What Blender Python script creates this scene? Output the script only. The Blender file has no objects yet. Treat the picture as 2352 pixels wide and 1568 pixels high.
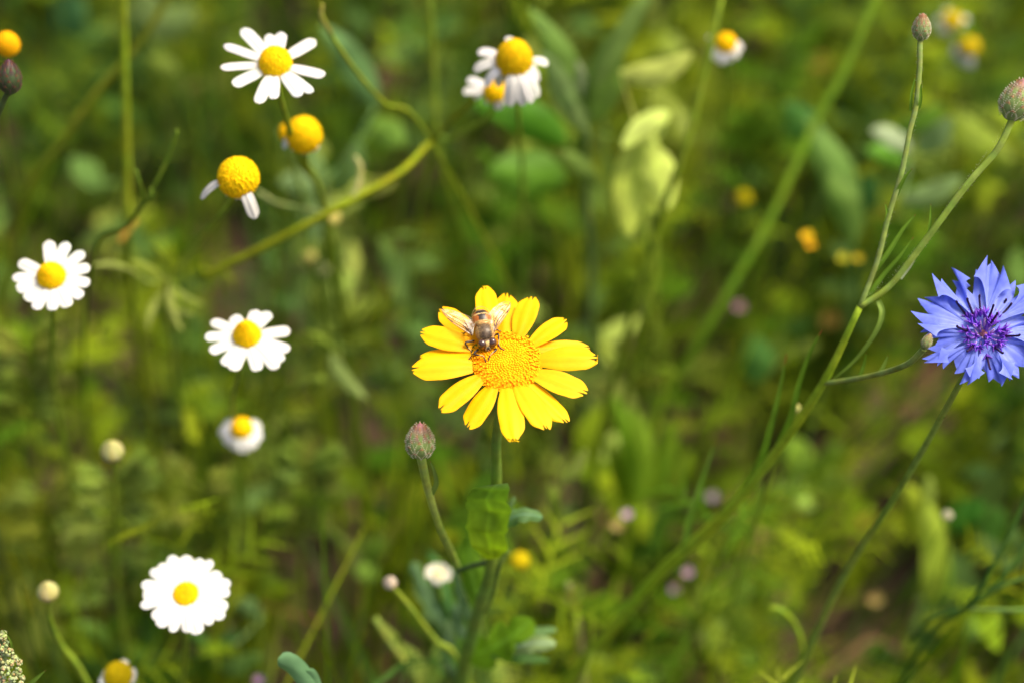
import bpy, math, random
import numpy as np
from mathutils import Vector, Matrix, noise

random.seed(7)
R = random.random
def ru(a, b): return a + (b - a) * R()
scene = bpy.context.scene
col = scene.collection

# ------------------------------------------------------------------ camera
PITCH = math.radians(48)
FOCUS = 0.525
LENS, SENSOR = 70.0, 36.0
AIM = Vector((0, 0, 0.35))
FWD = Vector((0, math.cos(PITCH), -math.sin(PITCH)))
UPV = Vector((0, math.sin(PITCH), math.cos(PITCH)))
CAM = AIM - FWD * FOCUS
cd = bpy.data.cameras.new('camera')
cam = bpy.data.objects.new('camera', cd)
col.objects.link(cam)
cam.location = CAM
cam.rotation_euler = (math.pi / 2 - PITCH, 0, 0)
cd.lens = LENS
cd.sensor_width = SENSOR
cd.clip_start = 0.01
cd.clip_end = 500
cd.dof.use_dof = True
cd.dof.focus_distance = FOCUS
cd.dof.aperture_fstop = 5.0
scene.camera = cam

# ------------------------------------------------------------------ light
SUN_EL, SUN_AZ = math.radians(62), math.radians(75)
w = bpy.data.worlds.new('World')
scene.world = w
w.use_nodes = True
nt = w.node_tree
nt.nodes.clear()
sky = nt.nodes.new('ShaderNodeTexSky')
sky.sky_type = 'NISHITA'
sky.sun_disc = False
sky.sun_elevation = SUN_EL
sky.sun_rotation = SUN_AZ
sky.air_density = 1.0
sky.dust_density = 8.0
sky.ozone_density = 0.6
bg = nt.nodes.new('ShaderNodeBackground')
bg.inputs[1].default_value = 0.14
wo = nt.nodes.new('ShaderNodeOutputWorld')
nt.links.new(sky.outputs[0], bg.inputs[0])
nt.links.new(bg.outputs[0], wo.inputs[0])
sl = bpy.data.lights.new('sun', 'SUN')
sl.energy = 2.6
sl.angle = math.radians(20.0)
sl.color = (1.0, 0.90, 0.68)
so = bpy.data.objects.new('sun', sl)
col.objects.link(so)
sdir = Vector((math.sin(SUN_AZ) * math.cos(SUN_EL), math.cos(SUN_AZ) * math.cos(SUN_EL), math.sin(SUN_EL)))
so.rotation_euler = sdir.to_track_quat('Z', 'Y').to_euler()
so.location = (0.5, 0.8, 2)
scene.view_settings.view_transform = 'Standard'
scene.view_settings.look = 'None'
scene.view_settings.exposure = 0.68
scene.view_settings.gamma = 1.0
scene.cycles.use_denoising = True
scene.cycles.max_bounces = 8
scene.cycles.transparent_max_bounces = 12
scene.cycles.caustics_reflective = False
scene.cycles.caustics_refractive = False

# ------------------------------------------------------------------ pixel <-> world
PW, PH = 2352.0, 1568.0
K = SENSOR / LENS / PW
def ray(px, py):
    return FWD + Vector((1, 0, 0)) * ((px - PW / 2) * K) + UPV * (-(py - PH / 2) * K)
def U(px, py, t):
    return CAM + ray(px, py) * t
def proj(p):
    d = Vector(p) - CAM
    t = d.dot(FWD)
    return (d.x / t / K + PW / 2, -d.dot(UPV) / t / K + PH / 2, t)
def onplane(px, py, c, n):
    r = ray(px, py)
    return CAM + r * ((c - CAM).dot(n) / r.dot(n))
def pxm(w_, t): return w_ * t * K

# ------------------------------------------------------------------ mesh builder
class MB:
    def __init__(s): s.v = []; s.f = []; s.c = []; s.m = []
    def grid(s, rows, cols, mi=0, closed=False):
        """rows: list of lists of (point); cols: same shape of colours or one colour"""
        b = len(s.v); nr = len(rows); nc = len(rows[0])
        for i, r in enumerate(rows):
            for j, p in enumerate(r):
                s.v.append(tuple(p))
                s.c.append(cols if isinstance(cols, tuple) else cols[i][j])
        for i in range(nr - 1):
            for j in range(nc if closed else nc - 1):
                k = (j + 1) % nc
                s.f.append((b + i * nc + j, b + i * nc + k, b + (i + 1) * nc + k, b + (i + 1) * nc + j)); s.m.append(mi)
    def tube(s, pts, rad, c=(.1, .15, .02), n=8, mi=0, ridge=0.0, cap=True):
        pts = [Vector(p) for p in pts]
        rows = []; cc = []
        t0 = (pts[1] - pts[0]).normalized()
        ref = Vector((0, 0, 1)) if abs(t0.z) < .9 else Vector((1, 0, 0))
        a = t0.cross(ref).normalized()
        for i, p in enumerate(pts):
            t = (pts[min(i + 1, len(pts) - 1)] - pts[max(i - 1, 0)])
            if t.length < 1e-9: t = t0
            t = t.normalized()
            a = (a - t * a.dot(t))
            if a.length < 1e-6: a = t.cross(Vector((.3, .5, .8)))
            a = a.normalized(); b = t.cross(a)
            r = rad[i] if isinstance(rad, (list, tuple)) else rad
            ci = c[i] if isinstance(c, list) else c
            row = []; cr = []
            for k in range(n):
                an = 2 * math.pi * k / n
                q = r * (1 + (ridge if k % 2 else -ridge))
                row.append(p + a * (math.cos(an) * q) + b * (math.sin(an) * q))
                f = 1.0 + (0.22 if (ridge and k % 2) else 0)
                cr.append((ci[0] * f, ci[1] * f, ci[2] * f))
            rows.append(row); cc.append(cr)
        base = len(s.v)
        s.grid(rows, cc, mi, closed=True)
        if cap:
            s.f.append(tuple(base + k for k in range(n))[::-1]); s.m.append(mi)
            e = base + (len(pts) - 1) * n
            s.f.append(tuple(e + k for k in range(n))); s.m.append(mi)
    def ball(s, c, r, colf, fr=None, nu=16, nv=10, mi=0, v0=0.0, v1=math.pi, warp=None):
        """ellipsoid: c centre, r radii, fr 3x3 frame columns; colf colour or function(unit local)"""
        fr = fr or Matrix.Identity(3)
        rows = []; cc = []
        for i in range(nv + 1):
            th = v0 + (v1 - v0) * i / nv
            row = []; cr = []
            for j in range(nu):
                ph = 2 * math.pi * j / nu
                u = Vector((math.sin(th) * math.cos(ph), math.sin(th) * math.sin(ph), math.cos(th)))
                q = Vector((u.x * r[0], u.y * r[1], u.z * r[2]))
                if warp: q = warp(u, q)
                row.append(Vector(c) + fr @ q)
                cr.append(colf(u) if callable(colf) else colf)
            rows.append(row); cc.append(cr)
        s.grid(rows, cc, mi, closed=True)
    def spike(s, p, d, l, r, c, mi=0):
        d = d.normalized(); a = d.orthogonal().normalized(); b = d.cross(a)
        k = len(s.v)
        for i in range(3):
            an = i * 2.094
            s.v.append(tuple(p + (a * math.cos(an) + b * math.sin(an)) * r)); s.c.append(c)
        s.v.append(tuple(p + d * l)); s.c.append(c)
        for i in range(3):
            s.f.append((k + i, k + (i + 1) % 3, k + 3)); s.m.append(mi)

def link_mesh(name, v, f, c, m, mats, loc, smooth=True):
    me = bpy.data.meshes.new(name)
    o = Vector(loc)
    va = np.array(v, dtype=np.float64) - np.array(o)
    me.from_pydata(va.tolist(), [], f)
    at = me.color_attributes.new('Col', 'FLOAT_COLOR', 'POINT')
    ca = np.ones((len(v), 4), dtype=np.float32)
    ca[:, :3] = np.array(c, dtype=np.float32)
    at.data.foreach_set('color', ca.ravel())
    for x in mats: me.materials.append(x)
    if len(mats) > 1:
        me.polygons.foreach_set('material_index', m)
    me.polygons.foreach_set('use_smooth', [smooth] * len(me.polygons))
    me.update()
    return bpy.data.objects.new(name, me)

def build(mb, name, mats, parent=None, loc=(0, 0, 0), label=None, smooth=True):
    """loc is the world place of the owning thing; children sit at its origin"""
    if not isinstance(mats, (list, tuple)): mats = [mats]
    ob = link_mesh(name, mb.v, mb.f, mb.c, mb.m, mats, loc, smooth)
    col.objects.link(ob)
    if parent is not None: ob.parent = parent
    else: ob.location = loc
    if label: ob['label'] = label
    return ob

def thing(name, label, cat, loc, group=None):
    o = bpy.data.objects.new(name, None)
    o.empty_display_size = .01
    col.objects.link(o)
    o.location = loc
    o['label'] = label; o['category'] = cat
    if group: o['group'] = group
    return o

# ------------------------------------------------------------------ materials
def material(name, rough=.55, transl=.25, spec=.3, var=.18, scale=400., bump=.0, bscale=900., coat=0., ttint=(1, 1, 1)):
    m = bpy.data.materials.new(name); m.use_nodes = True
    t = m.node_tree; N = t.nodes; L = t.links
    N.clear()
    out = N.new('ShaderNodeOutputMaterial')
    p = N.new('ShaderNodeBsdfPrincipled')
    a = N.new('ShaderNodeVertexColor'); a.layer_name = 'Col'
    tc = N.new('ShaderNodeTexCoord')
    nz = N.new('ShaderNodeTexNoise'); nz.inputs['Scale'].default_value = scale; nz.inputs['Detail'].default_value = 4
    L.new(tc.outputs['Object'], nz.inputs['Vector'])
    mr = N.new('ShaderNodeMapRange')
    mr.inputs['From Min'].default_value = .3; mr.inputs['From Max'].default_value = .7
    mr.inputs['To Min'].default_value = 1 - var; mr.inputs['To Max'].default_value = 1 + var
    L.new(nz.outputs['Fac'], mr.inputs['Value'])
    mx = N.new('ShaderNodeVectorMath'); mx.operation = 'SCALE'
    L.new(a.outputs['Color'], mx.inputs[0]); L.new(mr.outputs['Result'], mx.inputs['Scale'])
    L.new(mx.outputs[0], p.inputs['Base Color'])
    p.inputs['Roughness'].default_value = rough
    p.inputs['Specular IOR Level'].default_value = spec
    p.inputs['Coat Weight'].default_value = coat
    if bump:
        n2 = N.new('ShaderNodeTexVoronoi'); n2.inputs['Scale'].default_value = bscale
        L.new(tc.outputs['Object'], n2.inputs['Vector'])
        b = N.new('ShaderNodeBump'); b.inputs['Strength'].default_value = bump; b.inputs['Distance'].default_value = .0004
        b.invert = True
        L.new(n2.outputs['Distance'], b.inputs['Height'])
        L.new(b.outputs[0], p.inputs['Normal'])
    if transl > 0:
        tr = N.new('ShaderNodeBsdfTranslucent')
        m2 = N.new('ShaderNodeVectorMath'); m2.operation = 'MULTIPLY'
        m2.inputs[1].default_value = ttint
        L.new(mx.outputs[0], m2.inputs[0]); L.new(m2.outputs[0], tr.inputs['Color'])
        ms = N.new('ShaderNodeMixShader'); ms.inputs[0].default_value = transl
        L.new(p.outputs[0], ms.inputs[1]); L.new(tr.outputs[0], ms.inputs[2])
        L.new(ms.outputs[0], out.inputs['Surface'])
    else:
        L.new(p.outputs[0], out.inputs['Surface'])
    return m

M_leaf = material('leaf_green', .55, .35, .16, .25, 130, ttint=(1.1, 1.25, .5))
M_stem = material('stem_green', .6, .15, .15, .22, 300)
M_yellow = material('yellow_petal', .5, .22, .15, .04, 700)
M_disc = material('yellow_disc', .7, .05, .15, .10, 500)
M_dome = material('chamomile_dome', .75, .0, .1, .12, 900, bump=.35, bscale=1500)
M_white = material('white_petal', .6, .25, .2, .04, 300)
M_blue = material('blue_petal', .5, .3, .2, .14, 500)
M_violet = material('violet_floret', .5, .1, .3, .2, 900)
M_bract = material('bud_bract', .55, .05, .3, .2, 900)
M_insect = material('insect_body', .38, .0, .5, .25, 1500)
M_eye = material('insect_eye', .18, .0, .6, .25, 1200, coat=.5)
M_vein = material('wing_vein', .4, .0, .4, .1, 900)
M_grass = material('undergrowth_green', .7, .3, .06, .3, 60, ttint=(1.1, 1.2, .5))
M_litter = material('dry_straw', .8, .1, .1, .3, 120)

def wing_mat():
    m = bpy.data.materials.new('wing_membrane'); m.use_nodes = True
    t = m.node_tree; N = t.nodes; L = t.links; N.clear()
    out = N.new('ShaderNodeOutputMaterial')
    tr = N.new('ShaderNodeBsdfTransparent'); tr.inputs[0].default_value = (1, .99, .95, 1)
    gl = N.new('ShaderNodeBsdfPrincipled'); gl.inputs['Base Color'].default_value = (.9, .88, .82, 1)
    gl.inputs['Roughness'].default_value = .22; gl.inputs['Specular IOR Level'].default_value = .9
    tc = N.new('ShaderNodeTexCoord'); nz = N.new('ShaderNodeTexNoise'); nz.inputs['Scale'].default_value = 420
    nz.inputs['Detail'].default_value = 3
    L.new(tc.outputs['Object'], nz.inputs['Vector'])
    bp = N.new('ShaderNodeBump'); bp.inputs['Strength'].default_value = .8; bp.inputs['Distance'].default_value = .0006
    L.new(nz.outputs['Fac'], bp.inputs['Height']); L.new(bp.outputs[0], gl.inputs['Normal'])
    mr = N.new('ShaderNodeMapRange'); mr.inputs['From Min'].default_value = .35; mr.inputs['From Max'].default_value = .65
    mr.inputs['To Min'].default_value = .06; mr.inputs['To Max'].default_value = .48
    L.new(nz.outputs['Fac'], mr.inputs['Value'])
    ms = N.new('ShaderNodeMixShader')
    L.new(mr.outputs['Result'], ms.inputs[0])
    L.new(tr.outputs[0], ms.inputs[1]); L.new(gl.outputs[0], ms.inputs[2]); L.new(ms.outputs[0], out.inputs[0])
    return m
M_wing = wing_mat()

def soil_mat():
    m = bpy.data.materials.new('soil'); m.use_nodes = True
    t = m.node_tree; N = t.nodes; L = t.links
    p = N['Principled BSDF']
    tc = N.new('ShaderNodeTexCoord'); nz = N.new('ShaderNodeTexNoise'); nz.inputs['Scale'].default_value = 35; nz.inputs['Detail'].default_value = 8
    L.new(tc.outputs['Object'], nz.inputs['Vector'])
    cr = N.new('ShaderNodeValToRGB')
    cr.color_ramp.elements[0].position = .3; cr.color_ramp.elements[0].color = (.030, .016, .009, 1)
    cr.color_ramp.elements[1].position = .72; cr.color_ramp.elements[1].color = (.13, .075, .045, 1)
    L.new(nz.outputs['Fac'], cr.inputs[0]); L.new(cr.outputs[0], p.inputs['Base Color'])
    bp = N.new('ShaderNodeBump'); bp.inputs['Strength'].default_value = .8; bp.inputs['Distance'].default_value = .01
    L.new(nz.outputs['Fac'], bp.inputs['Height']); L.new(bp.outputs[0], p.inputs['Normal'])
    p.inputs['Roughness'].default_value = .95
    return m
M_soil = soil_mat()

# palette (linear base colours)
YG = (.150, .205, .006); OL = (.090, .130, .006); MG = (.060, .13, .005); DG = (.030, .065, .004)
BG = (.085, .155, .032); PALE = (.34, .40, .09); LIME = (.20, .28, .010); GB = (.055, .12, .018)
STRAW = (.34, .24, .08); BROWN = (.10, .055, .025); STEM = (.24, .32, .03); STEMD = (.23, .33, .03)
def jit(c, a=.2):
    k = 1 + ru(-a, a)
    return (c[0] * k * (1 + ru(-.12, .12)), c[1] * k, c[2] * k * (1 + ru(-.2, .2)))
def mixc(a, b, t): return tuple(a[i] * (1 - t) + b[i] * t for i in range(3))

# ------------------------------------------------------------------ curves
def catmull(P, n=6):
    P = [Vector(p) for p in P]
    if len(P) < 3:
        return [P[0].lerp(P[-1], i / (n * 1.0)) for i in range(n + 1)]
    Q = [P[0] * 2 - P[1]] + P + [P[-1] * 2 - P[-2]]
    out = []
    for i in range(1, len(Q) - 2):
        for k in range(n):
            t = k / n
            a, b, c, d = Q[i - 1], Q[i], Q[i + 1], Q[i + 2]
            out.append(.5 * ((2 * b) + (c - a) * t + (2 * a - 5 * b + 4 * c - d) * t * t + (3 * b - a - 3 * c + d) * t ** 3))
    out.append(P[-1])
    return out
def to_ground(P, lean=.25):
    """extend a path (top to bottom) down to the soil"""
    a, b = P[-2], P[-1]
    d = (b - a).normalized()
    if b.z <= 0.004: return P
    h = Vector((d.x, d.y, 0))
    if h.length > .6: h = h.normalized() * .6
    q = b + h * (b.z * lean) + Vector((0, 0, -b.z))
    mid = b.lerp(q, .45) + h * (b.z * .1)
    return P + [mid, q - Vector((0, 0, .004))]
def path(pts, ground=True, lean=.25):
    P = [U(*p) for p in pts]
    if ground: P = to_ground(P, lean)
    return P
def stem_part(par, loc, P, w0, w1, c=STEM, name='stem', n=8, ridge=.06, label=None, mat=None, sub=6):
    Q = catmull(P, sub)
    L = len(Q) - 1
    mb = MB()
    cs = [jit(c, .08) for _ in Q]
    mb.tube(Q, [w0 + (w1 - w0) * (i / L) for i in range(L + 1)], cs, n, ridge=ridge)
    return build(mb, name, mat or M_stem, par, loc, label)

def bez(a, b, c, s): return a * (1 - s) ** 2 + b * 2 * s * (1 - s) + c * s * s
def prof_leaf(s, w0=.12): return max(0.02, (w0 + (1 - w0) * math.sin(math.pi * min(1, s ** .8)) ** .8) * (1 if s < .98 else .3))
def prof_daisy(s):
    if s < .45: return .55 + .45 * math.sin(s / .45 * math.pi / 2)
    if s < .80: return 1.0
    return max(.04, math.sqrt(max(0, 1 - ((s - .80) / .205) ** 2)))
def prof_mari(s):
    if s < .55: return .50 + .50 * math.sin(s / .55 * math.pi / 2)
    if s < .8: return 1.0 - .08 * ((s - .55) / .25)
    return .92 - .50 * ((s - .8) / .2) ** 1.5
def blade(mb, a, ctrl, b, nrm, width, prof, colf, ns=14, nw=6, cup=.0, groove=.0, notch=None, wave=0., ph=0., mi=0):
    rows = []; cc = []
    nrm = nrm.normalized()
    for i in range(ns + 1):
        row = []; cr = []
        for j in range(nw + 1):
            u = j / nw * 2 - 1
            Lu = 1 - (notch(u) if notch else 0)
            s = i / ns
            ss = s * (1 - (1 - Lu) * (s ** 3))
            p = bez(a, ctrl, b, ss)
            t = bez(a, ctrl, b, min(1, ss + .02)) - bez(a, ctrl, b, max(0, ss - .02))
            t = t.normalized()
            sd = t.cross(nrm)
            if sd.length < 1e-4: sd = t.orthogonal()
            sd = sd.normalized(); up = sd.cross(t)
            w_ = width * .5 * prof(s)
            z = cup * w_ * u * u + groove * w_ * math.cos(u * math.pi * 2.2 + .3)
            z += wave * w_ * math.sin(s * 9 + ph + u * 1.5) * abs(u)
            row.append(p + sd * (u * w_) + up * z)
            cr.append(colf(s, u) if callable(colf) else colf)
        rows.append(row); cc.append(cr)
    mb.grid(rows, cc, mi)

# ------------------------------------------------------------------ ground
def ground():
    mb = MB()
    n = 150; S = 1.2
    def h(x, y):
        e = max(0, 1 - max(abs(x), abs(y - .35)) / S)
        k = min(1, e * 6)
        return k * (.006 * noise.noise(Vector((x * 14, y * 14, 0))) + .003 * noise.noise(Vector((x * 60, y * 60, 3)))) - .002
    rows = [[Vector((-S + 2 * S * i / n, .35 - S + 2 * S * j / n, h(-S + 2 * S * i / n, .35 - S + 2 * S * j / n))) for i in range(n + 1)] for j in range(n + 1)]
    mb.grid(rows, (.08, .05, .03))
    # outskirts: four strips that butt against the fine patch
    X0, X1, Y0, Y1, B = -S, S, .35 - S, .35 + S, 120.
    z = -.002
    def quad(x0, y0, x1, y1):
        k = len(mb.v)
        for p in ((x0, y0, z), (x1, y0, z), (x1, y1, z), (x0, y1, z)): mb.v.append(p); mb.c.append((.08, .05, .03))
        mb.f.append((k, k + 1, k + 2, k + 3)); mb.m.append(0)
    quad(-B, -B, B, Y0); quad(-B, Y1, B, B); quad(-B, Y0, X0, Y1); quad(X1, Y0, B, Y1)
    o = build(mb, 'soil', M_soil)
    o['kind'] = 'structure'
ground()

# ------------------------------------------------------------------ undergrowth (uncountable mass)
GAPS = [(700, 1230, 130), (330, 1000, 90), (640, 1180, 70), (230, 1190, 90), (2070, 990, 120), (2090, 1300, 100), (1960, 1290, 60),
        (820, 1090, 90), (1310, 860, 60), (960, 540, 70), (620, 1400, 90), (2300, 1480, 70), (880, 180, 70), (1760, 1010, 70), (2050, 720, 80),
        (1640, 980, 70), (1810, 600, 70), (900, 900, 80), (60, 980, 70), (2200, 660, 80), (300, 330, 60), (460, 440, 80), (1890, 1390, 70), (1500, 960, 40),
        (250, 820, 60), (2150, 1490, 60), (1060, 1000, 60), (1740, 120, 80)]
TINT = [(60, 1230, 190, (.20, .20, .010)), (100, 900, 170, OL), (120, 30, 200, GB), (560, 330, 160, MG), (1200, 380, 200, MG), (250, 640, 180, YG),
        (430, 720, 180, YG), (700, 560, 170, BG), (1680, 1400, 170, LIME), (1850, 1120, 150, LIME), (1450, 1080, 150, LIME), (2200, 1180, 120, GB),
        (1900, 330, 150, GB), (2120, 340, 150, BG), (2000, 150, 200, YG), (1560, 800, 200, OL), (760, 1150, 120, YG), (470, 1190, 130, YG), (1330, 640, 150, YG),
        (900, 1250, 130, MG), (300, 1430, 150, MG), (1850, 700, 150, OL), (1730, 850, 100, MG), (640, 40, 200, GB), (1500, 50, 160, YG), (800, 780, 160, YG)]
def tint_for(px, py):
    best = None
    for (x, y, r, c) in TINT:
        d = math.hypot(px - x, py - y)
        if d < r and R() < .8 * (1 - d / r) + .25: best = c
    if best: return best
    return random.choice([YG, YG, OL, OL, MG, MG, MG, DG, GB, LIME, BG, BG, (.24, .30, .05)])
def in_gap(p):
    q = proj(p)
    for (x, y, r) in GAPS:
        r *= 1.3
        d = math.hypot(q[0] - x, q[1] - y)
        if d < r and R() < 1.15 * (1 - (d / r) ** 2): return True
    return False

def quick_blade(mb, p, d, n, l, w_, c, bend, segs=4, shape=0):
    """cheap leaf: 2 columns"""
    d = d.normalized(); sd = d.cross(n)
    if sd.length < 1e-4: sd = d.orthogonal()
    sd = sd.normalized(); up = sd.cross(d)
    k = len(mb.v)
    for i in range(segs + 1):
        s = i / segs
        q = p + d * (l * s) - up * (bend * l * s * s) if bend >= 0 else p + d * (l * s) + up * (-bend * l * s * s)
        if shape == 0: ww = w_ * .5 * (math.sin(math.pi * (.08 + .9 * s)) ** .7)
        else: ww = w_ * .5 * (1 - s * .85)
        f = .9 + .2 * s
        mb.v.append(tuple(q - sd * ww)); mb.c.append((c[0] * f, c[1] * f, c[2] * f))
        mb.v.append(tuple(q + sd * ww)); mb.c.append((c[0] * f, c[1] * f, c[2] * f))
    for i in range(segs):
        a = k + i * 2
        mb.f.append((a, a + 1, a + 3, a + 2)); mb.m.append(0)
def rdir(up=.5):
    a = ru(0, 2 * math.pi)
    return Vector((math.cos(a), math.sin(a), up)).normalized()

def undergrowth():
    broad, feather, blades = MB(), MB(), MB()
    def area():
        while True:
            x, y = ru(-.62, .62), ru(-.18, 1.05)
            return x, y
    for _ in range(2000):      # leafy sprigs
        x, y = area(); h = ru(.02, .20) * (1 if R() < .6 else .6)
        lean = rdir(0) * ru(0, .4) * h
        top = Vector((x, y, h)) + lean
        if in_gap(top) or in_gap((x, y, h * .3)): continue
        q = proj(top)
        c = tint_for(q[0], q[1])
        if q[2] < .70: continue
        nl = int(6 + h * 80)
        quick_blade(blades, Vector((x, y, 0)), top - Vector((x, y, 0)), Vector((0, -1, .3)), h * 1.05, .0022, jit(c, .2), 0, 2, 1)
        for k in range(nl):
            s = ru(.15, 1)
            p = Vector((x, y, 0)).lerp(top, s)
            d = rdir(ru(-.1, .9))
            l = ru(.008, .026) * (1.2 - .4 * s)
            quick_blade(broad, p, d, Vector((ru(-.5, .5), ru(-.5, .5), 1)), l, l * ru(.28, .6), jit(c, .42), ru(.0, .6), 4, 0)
    for _ in range(1350):      # feathery sprays of thread-like leaves
        x, y = area(); h = ru(.03, .24)
        lean = rdir(0) * ru(0, .45) * h
        base = Vector((x, y, 0)); top = base + Vector((0, 0, h)) + lean
        if in_gap(top) or in_gap(base.lerp(top, .4)): continue
        q = proj(top)
        c = tint_for(q[0], q[1])
        if R() < .35: c = mixc(c, YG, .6)
        quick_blade(blades, base, top - base, Vector((0, -1, .3)), h * 1.05, .002, jit(c, .2), 0, 2, 1)
        for k in range(int(5 + h * 38)):
            s = ru(.15, 1)
            p = base.lerp(top, s)
            d = rdir(ru(.1, 1.0)); l = ru(.014, .036); n = Vector((ru(-.6, .6), ru(-.6, .6), 1))
            cj = jit(c, .4)
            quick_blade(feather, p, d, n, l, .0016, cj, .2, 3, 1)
            for m in range(6):
                t = .25 + m * .12
                pp = p + d * (l * t)
                sd = d.cross(n).normalized() * (1 if m % 2 else -1)
                quick_blade(feather, pp, d * .8 + sd * .9, n, l * .38, .0014, cj, .1, 2, 1)
    for _ in range(4800):      # grass blades and thin stalks
        x, y = area(); l = ru(.05, .2) if R() < .8 else ru(.2, .26)
        p = Vector((x, y, 0))
        q = proj(p + Vector((0, 0, l * .6)))
        lx = .5 if q[0] > 1350 else .05
        d = Vector((lx + ru(-.4, .4), ru(-.3, .4), 1))
        if in_gap(p + d * l * .6): continue
        c = tint_for(q[0], q[1])
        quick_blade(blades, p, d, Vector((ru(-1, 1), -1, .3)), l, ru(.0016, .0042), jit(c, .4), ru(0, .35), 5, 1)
    for mb, nm, lb, ct in ((broad, 'ground_cover', 'low carpet of small green leaves covering the soil behind the flowers', 'ground cover'),
                           (feather, 'feathery_foliage', 'mass of fine feathery yellow green foliage under the flowers', 'foliage'),
                           (blades, 'grass', 'thin blurred grass blades and stalks all through the meadow', 'grass')):
        o = build(mb, nm, M_grass)
        o['kind'] = 'stuff'; o['label'] = lb; o['category'] = ct
    # dry litter on the soil
    mb = MB()
    for _ in range(1500):
        x, y = area()
        a = ru(0, 6.28)
        d = Vector((math.cos(a), math.sin(a), ru(0, .25)))
        quick_blade(mb, Vector((x, y, .003 + R() * .01)), d, Vector((0, 0, 1)), ru(.01, .05), ru(.001, .004), jit(random.choice([STRAW, BROWN, BROWN, (.16, .08, .04)]), .3), ru(0, .2), 3, 1)
    for _ in range(900):
        x, y = area()
        quick_blade(mb, Vector((x, y, .006 + R() * .01)), rdir(.1), Vector((ru(-.5, .5), ru(-.5, .5), 1)), ru(.008, .02), ru(.004, .01), jit(random.choice([BROWN, (.2, .1, .05), (.12, .09, .03)]), .3), .3, 3, 0)
    o = build(mb, 'leaf_litter', M_litter)
    o['kind'] = 'stuff'; o['label'] = 'dry brown straw and dead leaves lying on the soil'; o['category'] = 'litter'
undergrowth()

# ------------------------------------------------------------------ chamomile daisies
DY, DO = (.82, .55, .002), (.89, .50, .002)
WH = (.74, .74, .72)
def feather_leaf(par, loc, p0, p1, c, w_=.012, name='leaf'):
    mb = MB(); d = p1 - p0; L = d.length; n = Vector((ru(-.3, .3), -.6, .8))
    sd = d.cross(n).normalized()
    mb.tube([p0, p0.lerp(p1, .5) + n * L * .06, p1], [.0006, .0005, .0003], c, 5)
    for k in range(9):
        s = .25 + k * .085
        p = p0.lerp(p1, s) + n * L * .06 * (1 - abs(2 * s - 1))
        for sg in (-1, 1):
            q = p + (sd * sg * w_ + d.normalized() * w_ * .8) * ru(.6, 1.1)
            mb.tube([p, p.lerp(q, .5) + n * .001, q], [.0005, .00045, .0002], jit(c, .1), 4)
    return build(mb, name, M_leaf, par, loc)

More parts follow.
